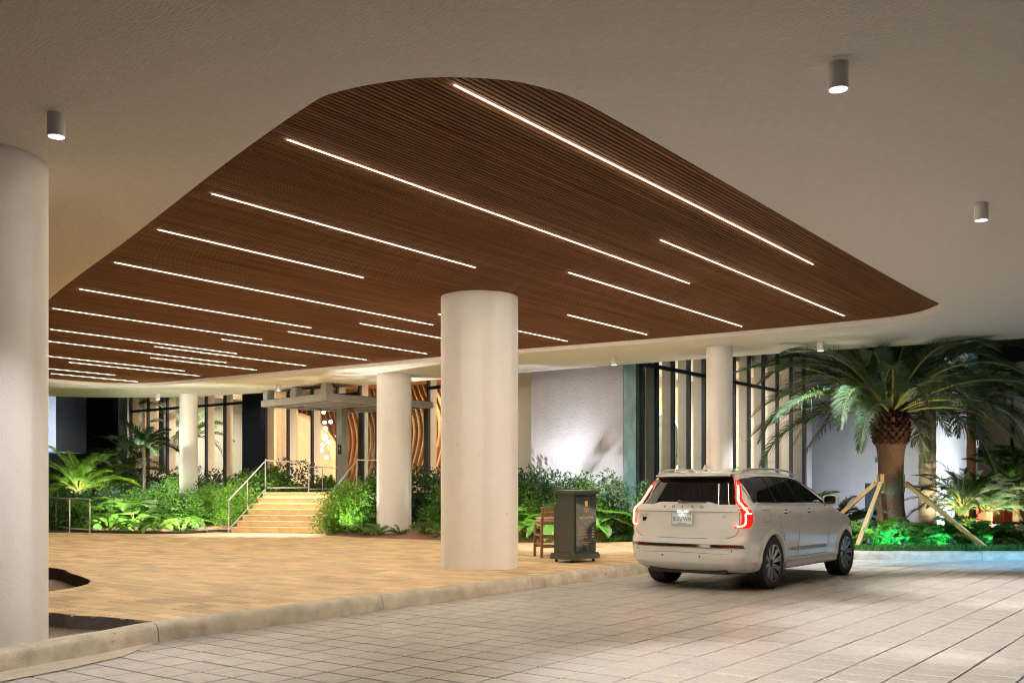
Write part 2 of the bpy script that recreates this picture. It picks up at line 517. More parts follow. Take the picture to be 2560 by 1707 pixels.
while u < 21.3:
    w = ROWS[ri % 5]; ri += 1
    vv = 6.0 + rnd.uniform(0, .4)
    while vv < 30:
        l = rnd.choice([.30, .40, .40, .50, .60])
        cu, cv = u+w/2, vv+l/2
        if in_view(cu, cv, .17, .08):
            q = [(u+.003, vv+.003), (u+w-.003, vv+.003), (u+w-.003, vv+l-.003), (u+.003, vv+l-.003)]
            r = clip_to_curve(q, plaza_poly, True)
            if r: r = clip_to_curve(r, PIT_A, False)
            if r: r = clip_to_curve(r, PIT_B, False)
            if r: full_c.append((math.hypot(cu, cv), cu, cv, w, l, r, r == q))
        vv += l
    u += w
full_c.sort(key=lambda c: c[0]); n_ind = 0
for d, cu, cv, w, l, r, full in full_c:
    dz = rnd.uniform(-.0015, .0015)
    if full and n_ind < 300:
        key = (w, l)
        if key not in shared:
            t = MB(); slab(t, [(-w/2+.003, -l/2+.003), (w/2-.003, -l/2+.003), (w/2-.003, l/2-.003), (-w/2+.003, l/2-.003)], -.02, 0, .003)
            shared[key] = t.mesh('tile', 'plaza_tile')
        place('tile', shared[key], plaza, (cu, cv, PLAZA_Z+dz)); n_ind += 1
    else: slab(part_m, r, PLAZA_Z-.02, PLAZA_Z+dz, .003)
o = part_m.build('tile_field', 'plaza_tile', plaza); o['kind'] = 'stuff'
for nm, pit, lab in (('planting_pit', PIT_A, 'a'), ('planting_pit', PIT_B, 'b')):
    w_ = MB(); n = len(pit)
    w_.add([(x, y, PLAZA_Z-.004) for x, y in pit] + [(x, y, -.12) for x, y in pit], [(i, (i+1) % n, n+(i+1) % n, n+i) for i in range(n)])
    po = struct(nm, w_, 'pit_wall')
    s_ = MB(); v, f = filled([pit], -.01 if lab == 'b' else .03); s_.add(v, f); s_.build('soil', 'soil', po)

# planting beds behind the plaza (mulch, rising to the building)
def bed_strip(edge, back, name, zb=.75):
    n = len(edge); rows = []
    for i in range(n):
        e = np.array(edge[i]); b = np.array(back[i]); row = []
        for j in range(13):
            t = j/12; p = e + (b-e)*t
            z = .155 + (zb-.155)*(t**.8) + (.03*math.sin(p[0]*5)*math.cos(p[1]*4.3) if 0 < j else 0)
            row.append((p[0], p[1], z))
        rows.append(row)
    m_ = MB(); m_.grid(rows); return struct(name, m_, 'mulch', smooth=True)
eR = resample(EC, .25)[0]; eR = [tuple(p) for p in eR]
def back_right(p):
    x, y = p
    if y < 12.3 and x > 20: return (x + .8, 12.65)
    return (22.3, y) if y < 16.4 else (24.0, y + .0)
eRf = [p for p in eR if not (p[0] > 20.05 and p[1] < 12.6)]
bed_strip([(20.3, 12.45)] + eRf, [(22.25, 12.72)] + [back_right(p) for p in eRf], 'planting_bed')
eL = [tuple(p) for p in resample(ELC, .25)[0]]
bed_strip(eL, [(24.0, min(24.6 + (i/len(eL))*26, 46)) for i in range(len(eL))], 'planting_bed')
# lawn island and the ground before the right hand glass front
ISL = [(float(p[0])-0, float(p[1])) for p in KP if p[0] > 19.3 and (p[1] < 8.42)]
isl2 = []
for i, p in enumerate(ISL):
    a = ISL[max(i-1, 0)]; b = ISL[min(i+1, len(ISL)-1)]; l = math.hypot(b[0]-a[0], b[1]-a[1]) or 1
    isl2.append((p[0]-(b[1]-a[1])/l*.14, p[1]+(b[0]-a[0])/l*.14))
ISLAND = isl2 + [(34, -1), (30.6, 2.6), (28.9, 5.2), (28.4, 6.8), (29.5, 8.6), (36, 9.5), (36, 12.68), (22.0, 12.68), (20.97, 12.0)] + [p for p in reversed(EC) if p[1] < 12 and p[0] > 20.2]
im = MB(); v, f = filled([ISLAND], .158); im.add(v, f); struct('lawn', im, 'soil')
br = MB(); br.box(26, 120, -60, 60, -.078, -.02); struct('back_road', br, 'road_tile')

# ---------------------------------------------------------------- porte-cochere roof
Z_S, Z_W = 4.5, 4.59
WOOD = smooth_curve([(15.03, 27.81), (13.4, 27.2), (11.9, 24.6), (10.2, 20.4), (8.33, 15.41), (6.9, 10.93), (5.89, 7.83), (5.39, 6.15), (5.31, 5.62), (5.49, 4.97), (5.85, 4.52), (6.19, 4.33), (6.55, 4.25), (7.2, 4.235), (8.5, 4.235), (10.3, 4.24), (12.2, 4.245), (14.2, 4.245), (15.8, 4.24), (16.8, 4.225), (17.35, 4.20), (17.65, 4.23), (17.95, 4.36), (18.44, 4.73), (18.74, 5.3), (18.78, 6.2), (18.70, 7.88), (18.55, 9.87), (18.32, 11.8), (18.1, 13.6),
        (17.98, 17.14), (17.75, 20.83), (17.6, 23.6), (17.42, 26.3), (16.7, 27.4)], 8, True)
OUT = smooth_curve([(24.5, -9), (23.6, -3), (22.8, 2), (22.5, 3.8), (21.75, 8.3), (21.4, 12.6), (21.28, 15.7), (21.12, 20.8), (20.8, 25.9), (20.1, 29), (18.6, 31.3), (16, 32.6), (10, 33), (2, 28), (-4, 18), (-7, 6), (-8, -9)], 5)
sf = MB(); v, f = filled([OUT, WOOD], Z_S); sf.add(v, f)
n = len(WOOD); sf.add([(x, y, Z_S) for x, y in WOOD] + [(x, y, Z_W+.06) for x, y in WOOD], [(i, (i+1) % n, n+(i+1) % n, n+i) for i in range(n)])
n = len(OUT); sf.add([(x, y, Z_S) for x, y in OUT] + [(x, y, Z_S+.55) for x, y in OUT], [(i, (i+1) % n, n+(i+1) % n, n+i) for i in range(n)])
v, f = filled([OUT], Z_S+.55); sf.add(v, f)
roof = tag(sf.build('canopy_roof', 'stucco'), 'broad white rough plaster soffit curving around the timber slat ceiling', 'ceiling')
bk = MB(); v, f = filled([WOOD], Z_W+.045); bk.add(v, f)
ceil = thing('slat_ceiling', 'dark brown timber slat ceiling set into the white soffit', 'ceiling', (0, 0, 0))
bk.build('backing', 'dark_backing', ceil)
PITCH = .055
rest = MB(); ns = 0
def spans(vc):
    xs = []
    for i in range(len(WOOD)):
        a = WOOD[i]; b = WOOD[(i+1) % len(WOOD)]
        if (a[1] > vc) != (b[1] > vc): xs.append(a[0] + (b[0]-a[0])*(vc-a[1])/(b[1]-a[1]))
    return sorted(xs)
vc = 4.125
while vc < 27.8:
    a = spans(vc-.0198); b = spans(vc+.0198)
    if len(a) != len(b): a = b = spans(vc)
    if len(a) >= 2 and len(b) >= 2:
        for k in range(0, min(len(a), len(b))-1, 2):
            x0a, x1a, x0b, x1b = a[k], a[k+1], b[k], b[k+1]
            if x1a-x0a < .1 or x1b-x0b < .1: continue
            t = MB() if ns < 300 else rest
            t.prism([(x0a, vc-.0198), (x1a, vc-.0198), (x1b, vc+.0198), (x0b, vc+.0198)], Z_W, Z_W+.032)
            if ns < 300: t.build('slat', 'wood_slat', ceil)
            ns += 1
    vc += PITCH
o = rest.build('slat_field', 'wood_slat', ceil); o['kind'] = 'stuff'

# linear lights between the slats
STRIPS = [(6.03, 13.95, 5.07), (6.06, 14.1, 7.08), (6.69, 11.23, 9.065), (7.23, 10.75, 10.85), (7.92, 14.7, 12.96), (8.65, 13.52, 15.13), (9.3, 13.94, 17.13), (10.5, 15.06, 19.45),
          (11.3, 16.0, 21.05), (12.5, 16.45, 23.46), (13.4, 15.9, 25.95),
          (11.41, 18.5, 6.16), (12.32, 18.5, 8.19), (15.34, 18.3, 10.21), (13.84, 18.1, 12.06), (13.72, 17.9, 13.92), (13.57, 17.8, 15.88), (13.41, 17.75, 17.8), (13.2, 17.65, 19.95), (14.27, 17.5, 21.74), (13.56, 17.45, 24.2), (14.6, 17.3, 27.0)]
for i, (u0, u1, v_) in enumerate(STRIPS):
    u0, u1, v_ = u0*.98, u1*.98, v_*.98
    near = i < 11
    row = math.floor((v_-4.18)/PITCH)*PITCH + 4.18 + PITCH/2
    L = u1-u0
    t = thing('linear_light', ('thin warm white light line running from the column side of the slat ceiling' if near else 'thin warm white light line ending at the far lip of the slat ceiling'),
              'ceiling light', (u0, row, Z_W-.006), 0, 'light lines starting along the curved near edge' if near else 'light lines ending along the far lip')
    d = MB(); d.box(0, L, -.006, .006, 0, .004); d.build('diffuser', 'strip_light', t)
    h_ = MB(); h_.box(-.004, L+.004, -.0125, .0125, .0045, .03); h_.build('housing', 'dark_backing', t)

# cylinder downlights on the soffit
DOWN = [(7.1, 2.4), (11.5, 2.36), (15.9, 2.36), (4.26, 7.8), (20.5, 7.3), (20.0, 12.0), (19.4, 23.1), (19.1, 28.7), (2.7, 2.4)]
DL = ['white cylinder downlight on the open plaster soffit over the paved drive', 'white cylinder downlight over the drive between the car and the open road', 'white cylinder downlight beyond the far side of the paved drive',
      'white cylinder downlight beside the big pale column in the soil pit', 'white cylinder downlight at the soffit rim beside the date palm', 'white cylinder downlight at the soffit rim before the grey shadowed wall',
      'white cylinder downlight at the soffit rim above the entrance steps', 'white cylinder downlight at the soffit rim beside the slender uplit column', 'white cylinder downlight above the near end of the drive']
body = MB(); body.lathe([(.07, 0), (.07, -.178), (.073, -.18), (.073, -.185), (.062, -.185), (.060, -.165)], 28, cap0=True, cap1=False)
body_me = body.mesh('body', 'lamp_body', True); body_me.set_sharp_from_angle(angle=.6)
lens = MB(); lens.lathe([(.001, -.172), (.061, -.172)], 28, cap0=False, cap1=False); lens_me = lens.mesh('lens', 'lamp_white')
DOWN.append((21.6, .3)); DL.append('added blue downlight out of view, standing in for the unknown source washing the island kerb')  # added lamp out of view, gives the kerb its blue wash
for (x, y), lb in zip(DOWN, DL):
    t = thing('downlight', lb, 'downlight', (x, y, Z_S), 0, 'cylinder downlights on the soffit')
    place('body', body_me, t); place('lens', lens_me, t)
    if y == .3: spot('lamp', (0, 0, -.20), (-.3, 4.2, -4.4), K_DOWN*1.6, 50, (.16, .58, 1), 1.0, .06, t)
    else: spot('lamp', (0, 0, -.20), (0, 0, -3), K_DOWN*(.2 if x < 5 else 1.15 if x > 18 else 1), 72 if x < 18 else 95, (1, .95, .92), 1.0, .06, t)

# columns
def column(x, y, r, z0, z1, label, n=64):
    m_ = MB(); rows = [(r, z0), (r, z0+.02)] + [(r*(1+.0012*math.sin(k*2.1)), z0+.02+(z1-z0-.04)*k/12) for k in range(1, 12)] + [(r, z1)]
    m_.lathe(rows, n)
    o = m_.build('column', 'column_paint', smooth=True, sharp=40, loc=(x, y, 0))
    return tag(o, label, 'column')
column(4.4, 9.47, .61, -.1, Z_S+.004, 'massive round white column standing in the soil pit behind the kerb')
column(12.81, 10.25, .635, PLAZA_Z-.05, Z_W+.003, 'massive round white column on the tan paving beside the valet stand')
column(19.57, 18.6, .465, .1, Z_S+.004, 'medium round white column in the mulch right of the steps, lit from its foot')
column(19.9, 9.3, .28, .1, Z_S+.004, 'slender round white column behind the parked car')
column(19.7, 27.9, .285, .1, Z_S+.004, 'slender round white column rising out of the leafy bed beside the steps')

# ---------------------------------------------------------------- hotel building
FLOOR = 1.30
bld = thing('hotel_building', 'glass fronted lobby building behind the planting beds and steps', 'building', (24, 20, 0))
def W(mb, name, m, **k):                       # geometry given in world coordinates, parented to the building
    mb.v = [(x-24, y-20, z) for x, y, z in mb.v]
    return mb.build(name, m, bld, **k)
UA, VB, Z_T, Z_H = 24.0, 12.7, 4.65, 5.9
def box(*a): m_ = MB(); m_.box(*a); return m_
# facade along the entrance (facing the plaza)
A_M = [38.0, 36.75, 35.4, 34.1, 32.85, 31.7, 30.56, None, 29.3, 28.06, 26.78, 25.5, 24.4, None, 21.3, 20.3, 19.2, 18.15]
for i, v0 in enumerate(A_M):
    if v0 is None: continue
    W(box(UA-.05, UA+.06, v0-.035, v0+.035, .5, Z_H), 'mullion', 'frame_blue')
    W(box(UA+.065, UA+.36, v0-.03, v0+.03, .5, Z_H), 'fin', 'fin_white')
    if i+1 < len(A_M) and A_M[i+1] is not None:
        v1 = A_M[i+1]
        p = W(box(UA-.012, UA+.004, v1+.035, v0-.035, .5, Z_T-.05), 'pane', 'glass')
        p = W(box(UA-.012, UA+.004, v1+.035, v0-.035, Z_T+.05, Z_H), 'pane', 'glass')
        W(box(UA-.045, UA+.055, v1+.035, v0-.035, Z_T-.05, Z_T+.05), 'transom', 'frame_blue')
W(box(UA-.02, UA+.2, 29.335, 30.525, .2, Z_H), 'wall', 'dark_wall')
W(box(UA+1.6, UA+1.8, 38.04, 39.9, 2.2, 7), 'wall', 'dark_wall')
# entrance doors
W(box(UA-.08, UA+.10, 21.335, 24.365, 4.02, 4.24), 'door_header', 'dark_frame')
W(box(UA-.012, UA+.004, 21.335, 24.365, 4.24, Z_H), 'pane', 'glass')
for v0, v1 in ((21.335, 22.2), (23.5, 24.365)):
    d = W(box(UA-.03, UA+.03, v0, v1, FLOOR, 4.02), 'door', 'glass_dim')
    for a, b in ((v0, v0+.14), (v1-.14, v1)):
        m_ = box(UA-.045-24, UA+.045-24, a-20, b-20, FLOOR+.02, 4.0); m_.build('stile', 'dark_frame', d)
    m_ = MB(); m_.tube([(-.10, v1-20-.22 if v0 < 22 else v0-20+.22, 2.1), (-.10, v1-20-.22 if v0 < 22 else v0-20+.22, 3.0)], .018, 8); m_.build('handle', 'rail_steel', d)
W(box(UA-.02, UA+.02, 22.2, 23.5, FLOOR, 4.02), 'pane', 'glass_dim')
# projecting grey wall with the plant shadows, and teal stone beside it
W(box(22.2, 22.5, 13.05, 15.95, .2, 6.4), 'shadow_wall', 'mural')
W(box(22.5, 24.4, 15.7, 15.94, .2, 6.4), 'wall', 'mural')
W(box(UA+.05, UA+.2, 16.0, 17.35, .2, 6.2), 'stone_panel', 'teal_panel')
W(box(UA+.03, UA+.25, 17.37, 17.62, .2, 6.2), 'fin', 'fin_white')
# facade facing the drive
B_M = [22.4, 23.36, 24.27, 25.2, 26.15, 27.15, 28.2, 29.3, 30.44, 31.6, 32.8, 34.0]
for i, u0 in enumerate(B_M):
    W(box(u0-.035, u0+.035, VB-.05, VB+.06, .2, Z_H), 'mullion', 'frame_blue')
    W(box(u0-.03, u0+.03, VB+.065, VB+.32, .2, Z_H), 'fin', 'fin_grey')
    if i+1 < len(B_M):
        u1 = B_M[i+1]
        W(box(u0+.035, u1-.035, VB-.012, VB+.004, .2, Z_T-.05), 'pane', 'glass')
        W(box(u0+.035, u1-.035, VB-.012, VB+.004, Z_T+.05, Z_H), 'pane', 'glass')
        W(box(u0+.035, u1-.035, VB-.045, VB+.055, Z_T-.05, Z_T+.05), 'transom', 'frame_blue')
W(box(22.2, 22.36, VB-.03, VB+.34, .2, 6.4), 'stone_panel', 'teal_panel')
W(box(22.45, 23.32, VB+.33, VB+.40, .2, 6.0), 'stone_panel', 'teal_panel')
W(box(34.04, 34.5, VB-.1, VB+4.9, 0, 7), 'wall', 'fin_white')
# floors, ceilings and inner walls
W(box(UA+.07, 31, 17.7, 39.0, FLOOR-.2, FLOOR), 'floor', 'floor_in')
W(box(22.5, 34.0, VB+.07, 17.6, FLOOR-.2, FLOOR), 'floor', 'floor_in')
W(box(UA+.4, 31, 17.7, 39.0, 5.62, 5.8), 'inner_ceiling', 'white_in')
W(box(22.55, 34.0, VB+.36, 17.6, 5.42, 5.6), 'inner_ceiling', 'white_in')
W(box(30.6, 30.8, 17.7, 39.0, FLOOR, 5.62), 'inner_wall', 'cream')
W(box(24.4, 30.6, 38.9, 39.05, FLOOR, 5.62), 'inner_wall', 'wall_blue')
W(box(24.4, 38, 39.4, 39.6, FLOOR, 5.62), 'inner_wall', 'wall_blue')
W(box(23.4, 34.0, 17.2, 17.4, FLOOR, 5.42), 'inner_wall', 'white_in')
W(box(23.32, 23.4, VB+.42, 17.2, FLOOR, 5.42), 'inner_wall', 'white_in')
W(box(25.4, 25.55, 14.2, 17.2, FLOOR, 5.42), 'inner_wall', 'cream')
W(box(28.9, 29.1, 14.6, 17.2, FLOOR, 4.7), 'inner_wall', 'cream')
W(box(24.36, 31.0, 17.45, 17.65, FLOOR, 5.62), 'inner_wall', 'cream')
for k in range(3): W(box(27.5+.08*k, 27.53+.08*k, 14.0, 15.0, 5.39, 5.417), 'vent_slot', 'black')
# timber lobby ceiling slats
for k in range(24):
    W(box(25.0+.22*k, 25.12+.22*k, 17.8, 30.0, 5.50, 5.615), 'ceiling_slat', 'rib_wood')
# undulating rib wall
W(box(29.6, 29.7, 19.0, 34.5, FLOOR, 5.5), 'rib_backing', 'bark_brown')
for k in range(56):
    v0 = 19.3 + k*.265; P = []
    for j in range(15):
        z = FLOOR + (5.48-FLOOR)*j/14
        ph = (z-FLOOR)/(5.48-FLOOR)
        P.append((29.50 - (.9*max(0, ph-.82)**1.0 if ph > .82 else 0), v0 + .26*math.sin(ph*2*PI*.95+.5+.03*k), z))
    m_ = MB(); rows = []
    for p in P: rows.append([(p[0], p[1]-.035, p[2]), (p[0], p[1]+.035, p[2]), (p[0]-.26, p[1]+.035, p[2]), (p[0]-.26, p[1]-.035, p[2])])
    m_.grid(rows, closed_v=True); W(m_, 'rib', 'rib_wood')
# plaster arch wall in the lobby
arch = [(33.6, FLOOR), (33.6, 4.75), (32.6, 4.70), (31.7, 4.50), (31.0, 4.22), (30.4, 3.8), (29.9, 3.25), (29.55, 2.6), (29.4, FLOOR)]
m_ = MB(); n = len(arch); m_.add([(27.5, a, z) for a, z in arch] + [(28.1, a, z) for a, z in arch], [tuple(range(n)), tuple(range(n, 2*n))[::-1]] + [(i, (i+1) % n, n+(i+1) % n, n+i) for i in range(n)])
W(m_, 'plaster_arch', 'plaster')
W(box(27.44, 27.497, 30.75, 31.75, FLOOR, 2.62), 'niche', 'cream')
W(box(27.8, 28.0, 23.6, 25.6, FLOOR, 2.0), 'reception_desk', 'plaster')
# curtains
def curtain(v0, v1, u, label):
    P = []; n = int(abs(v1-v0)/.035)
    for z in (FLOOR+.02, 3, 5.45):
        P.append([(u + .06*math.sin(k*.75) + .02*math.sin(k*.31+z), v0+(v1-v0)*k/n, z) for k in range(n+1)])
    m_ = MB(); m_.grid(P); o = m_.build('curtain', 'curtain', smooth=True)
    tag(o, label, 'curtain')
curtain(36.85, 37.95, UA+.55, 'beige floor length curtain at the far end of the glass front')
curtain(30.62, 31.35, UA+.55, 'narrow beige curtain beside the dark blue wall panel')
curtain(28.1, 29.28, UA+.5, 'wide beige curtain behind the glass beside the steel canopy')
m_ = MB(); n = 60
m_.grid([[(32.9 + 1.05*k/n, VB+.6+.05*math.sin(k*.8), z) for k in range(n+1)] for z in (FLOOR, 5.4)]); tag(m_.build('curtain', 'curtain', smooth=True), 'cream curtain at the end of the glass front beside the palm', 'curtain')
# lobby lights
def ceiling_lamp(x, y, z, w, label, group, col=(1, .74, .48), size=.35):
    t = thing('recessed_light', label, 'ceiling light', (x, y, z), 0, group)
    m_ = MB(); m_.lathe([(.001, -.012), (.07, -.012)], 16, cap0=False, cap1=False); m_.build('lens', 'globe', t)
    r_ = MB(); r_.lathe([(.07, -.014), (.085, -.014), (.085, 0)], 16, cap0=False, cap1=False); r_.build('trim', 'lamp_body', t)
    l = bpy.data.lights.new('lamp', 'AREA'); l.energy = w; l.shape = 'DISK'; l.size = size; l.color = col; l.spread = math.radians(160)
    o = bpy.data.objects.new('lamp', l); COL.objects.link(o); o.location = (0, 0, -.03); o.parent = t
LG = 'recessed lights in the lobby ceiling'
for x, y, w in ((26.3, 20.5, 1.0), (26.3, 23.5, 1.2), (27.2, 26.6, 1.2), (26.2, 29.8, 1.0), (25.8, 33.5, 1.3), (26.0, 36.5, 1.4), (28.5, 37.0, 1.3), (28.6, 21.5, 1.2), (28.6, 24.5, 1.2)):
    ceiling_lamp(x, y, 5.49, K_IN*.55*w, 'small round recessed light in the lobby ceiling behind the entrance glass', LG)
RG = 'recessed lights behind the drive side glass'
for x, y, w in ((24.5, 15.4, .9), (27.2, 15.6, 1.2), (30.4, 15.4, 1.2), (32.6, 15.0, 1.0)):
    ceiling_lamp(x, y, 5.41, K_IN*.55*w, 'small round recessed light in the white ceiling behind the drive side glass', RG, (1, .86, .68))
# chandelier of glowing globes
ch = thing('globe_chandelier', 'branching chandelier of small glowing glass globes hanging in the lobby', 'chandelier', (26.3, 28.35, 0))
gl = MB(); gl.lathe([(.001, -.075)] + [(.075*math.sin(a), -.075*math.cos(a)) for a in (.4, .8, 1.2, 1.57, 1.95, 2.35, 2.75)] + [(.001, .075)], 14, cap0=False, cap1=False)
gme = gl.mesh('globe', 'globe', True)
GP = [(.0, .35, 4.35), (.1, -.45, 4.25), (0, .3, 3.95), (.05, .02, 3.97), (0, .24, 3.73), (.1, -.5, 3.7), (-.05, .2, 3.42), (0, .30, 3.33), (.1, -.3, 3.42), (0, .06, 3.2), (0, .4, 3.1), (.05, -.52, 3.12), (0, .45, 2.9), (0, .2, 2.62)]
tr = MB(); tr.tube([(0, 0, 5.5), (0, 0, 2.6)], .008, 6)
for p in GP:
    tr.tube([(0, 0, p[2]+.25), (p[0]*.6, p[1]*.6, p[2]+.12), p], .006, 5)
tr.build('stem', 'black', ch)
for p in GP: place('globe', gme, ch, p)

# furniture seen through the drive side glass
mat('mirror_green', (.20, .27, .22), .25, metal=.3)
mat('mirror_rim', (1, .95, .85), .5, emit=(1, .93, .8), estr=2.5)
mat('sculpt_green', (.06, .22, .07), .5)
mr = thing('oval_mirror', 'tall oval green tinted mirror with glowing rim on the wall behind the glass', 'mirror', (28.88, 15.45, 2.8))
E_ = [(.62*math.cos(2*PI*k/40), 1.05*math.sin(2*PI*k/40)) for k in range(40)]
m_ = MB(); m_.add([(-.03, a, z) for a, z in E_] + [(0, a, z) for a, z in E_], [tuple(range(40))] + [(k, (k+1) % 40, 40+(k+1) % 40, 40+k) for k in range(40)]); m_.build('glass', 'mirror_green', mr)
m_ = MB(); m_.tube([(-.02, a*1.04, z*1.02) for a, z in E_], .028, 8, closed=True, up=(1, 0, 0)); m_.build('rim', 'mirror_rim', mr, smooth=True)
for i_, (x, y, hs, lb) in enumerate(((30.6, 13.7, (.62, .42), 'round green cactus shaped chair behind the glass beside the slender column'), (32.7, 13.7, (1.0, .62), 'tall green cactus shaped sculpture behind the glass beside the palm'))):
    t = thing('cactus_sculpture', lb, 'sculpture', (x, y, FLOOR))
    for k, (dx, r_, h_) in enumerate(((0, .26, hs[0]), (.22, .14, hs[0]+hs[1]*.6))):
        m_ = MB(); m_.lathe([(r_*.7, 0), (r_, .12), (r_, h_-r_)] + [(r_*math.cos(a), h_-r_+r_*math.sin(a)) for a in (.4, .8, 1.2, 1.5)], 20, cx=dx); m_.build('lobe', 'sculpt_green', t, smooth=True)

# white wing beyond the palm, its lit return wall, and far buildings
wing = thing('building_wing', 'tall plain white building wing behind the date palm', 'building', (36, 11, 0))
def WW(mb, name, m, o=(36, 11), par=None): mb.v = [(x-o[0], y-o[1], z) for x, y, z in mb.v]; return mb.build(name, m, par or wing)
WW(box(36, 43, 9.3, 16.5, -.05, 9), 'wall', 'wing_wall')
WW(box(35.95, 36.0, 10.45, 11.2, 0, 1.6), 'door', 'frame_blue')
WW(box(35.93, 35.997, 10.55, 10.85, 2.35, 2.5), 'exit_sign', 'teal_panel')
WW(box(42.6, 43.0, 8.9, 9.297, 3.05, 3.35), 'ledge', 'white_trim')
WW(box(42.97, 43.3, 9.0, 16, -.05, 9), 'wall', 'teal_panel')
far = thing('far_building', 'dark distant building with tall curtained windows beyond the driveway', 'building', (62, 14, 0))
for nm, bx, m in (('wall', (62, 70, -30, 26, -.05, 14), 'dark_wall'),):
    WW(box(*bx), nm, m, (62, 14), far)
mat('far_window', (.25, .24, .22), .6, emit=(.85, .72, .5), estr=.03)
for k in range(16):
    v0 = 24 - k*2.6
    p = WW(box(61.9, 61.98, v0-2.4, v0, 3.6, 8.5), 'window', 'far_window', (62, 14), far)
    p = WW(box(61.9, 61.98, v0-2.4, v0, .4, 3.2), 'window', 'far_window', (62, 14), far)
nb = thing('neighbour_block', 'pale blue grey upper storey block overhanging the dark garden at the side', 'building', (*cam_frame(-22.9, 46), 0), PHI - PI/2)
box(-2.2, 2.2, -.75, 2.5, 3.1, 9).build('upper_wall', 'neighbour_wall', nb)
box(-2.0, 1.0, 1.2, 2.3, -.08, 3.1).build('pier', 'dark_wall', nb)
bw = box(-.2, .2, -14, 14, -.08, 7); o = tag(bw.build('garden_wall', 'dark_wall', None, loc=(*cam_frame(-24, 62), 0), rot=(0, 0, PHI)), 'dark wall closing the unlit garden behind the palms', 'wall')

# ---------------------------------------------------------------- steps, landing, rails
ST = math.atan2(.38, .93)
steps = thing('entrance_steps', 'flight of seven tan stone steps rising to the lobby entrance', 'steps', (18.75, 22.375, PLAZA_Z), ST)
RISE, RUN, HW = .1643, .30, 1.46
core = MB()
for k in range(7): core.box(k*RUN+.02, 7*RUN+.3, -HW+.01, HW-.01, k*RISE if k else -.03, (k+1)*RISE-.035)
core.build('core', 'step_stone', steps)
for k in range(7):
    nb_ = 6; wb = 2*HW/nb_; off = (k % 2)*wb*.5
    edges = [-HW] + [e for e in [-HW+off+wb*i for i in range(0 if off else 1, nb_)] if -HW < e < HW] + [HW]
    for a, b in zip(edges[:-1], edges[1:]):
        m_ = MB(); m_.box(k*RUN+.012, k*RUN+.06, a+.003, b-.003, k*RISE, (k+1)*RISE-.04); m_.build('riser_stone', 'step_stone', steps)
        m_ = MB(); m_.prism([(k*RUN-.012, (k+1)*RISE-.02), (k*RUN-.008, (k+1)*RISE-.004), (k*RUN, (k+1)*RISE), (k*RUN+.33 if k < 6 else k*RUN+.34, (k+1)*RISE), (k*RUN+.33, (k+1)*RISE-.038), (k*RUN-.008, (k+1)*RISE-.038)], a+.002, b-.002)
        m_.v = [(x, z, y) for x, y, z in m_.v]; m_.build('tread', 'step_stone', steps)
ZL = PLAZA_Z + 7*RISE
land = MB(); land.prism([(20.05, 24.45), (20.35, 24.75), (23.9, 24.7), (23.9, 20.2), (21.2, 20.4), (21.1, 21.7)], .1, ZL-.006)
land_o = tag(land.build('landing', 'step_stone'), 'tan stone landing at the head of the steps before the doors', 'landing')
def st(x, y, z):                              # stair local -> world
    return (18.75 + x*math.cos(ST) - y*math.sin(ST), 22.375 + x*math.sin(ST) + y*math.cos(ST), PLAZA_Z + z)
def rail_run(name, label, top, bottom, posts, r=.021, cat='handrail', group=None):
    o = thing(name, label, cat, (posts[0][0][0], posts[0][0][1], posts[0][0][2]), 0, group)
    L = lambda P: [tuple(np.array(p)-np.array(posts[0][0])) for p in P]
    m_ = MB(); m_.tube(L(smooth_curve(top, 4)), r, 10); m_.build('top_rail', 'rail_steel', o, smooth=True)
    for b in bottom: m_ = MB(); m_.tube(L(b), r*.9, 10); m_.build('bottom_rail', 'rail_steel', o, smooth=True)
    for a, b in posts:
        m_ = MB(); m_.tube(L([a, b]), r*.95, 10); m_.lathe([(.045, 0), (.045, .008)], 12, cx=a[0]-posts[0][0][0], cy=a[1]-posts[0][0][1])
        q = m_.v[-24:]; m_.v[-24:] = [(x, y, z + a[2]-posts[0][0][2]) for x, y, z in q]
        m_.build('post', 'rail_steel', o, smooth=True, sharp=40)
    return o
h = .93
yl = HW+.06
def stair_pts(y): return [st(-.06, y, .80), st(-.05, y, .90), st(0.02, y, .97), st(1.0, y, .97+.98*RISE/RUN), st(2.1, y, .97+2.08*RISE/RUN)]
gl1 = (21.5, 24.15, ZL+.94); gl2 = (23.1, 24.45, ZL+.80)
top = stair_pts(yl); e = top[-1]
rail_run('handrail', 'grey steel handrail with lower rail up the planted side of the steps', top + [(e[0]+.1, e[1]-.02, e[2]+.02), gl1],
         [[st(-.03, yl, .1), st(2.1, yl, .1+2.1*RISE/RUN)], [st(2.1, yl, 7*RISE+.14), (gl1[0], gl1[1], ZL+.14)]],
         [(st(-.06, yl, 0), st(-.06, yl, .82)), (st(1.0, yl, 4*RISE), st(1.0, yl, .96+.98*RISE/RUN)), (st(2.1, yl, 7*RISE), (e[0], e[1], e[2])), ((gl1[0], gl1[1], ZL), gl1)])
rail_run('guardrail', 'short grey steel guard rail on the landing below the canopy post', [(gl1[0]+.06, gl1[1]+.02, ZL+.80), (22.2, 24.28, ZL+.80), gl2], [[(gl1[0]+.06, gl1[1]+.02, ZL+.1), (gl2[0], gl2[1], ZL+.1)]],
         [((22.2, 24.28, ZL), (22.2, 24.28, ZL+.8)), ((gl2[0], gl2[1], ZL), gl2)], .018, 'rail')
top = stair_pts(-yl); e = top[-1]
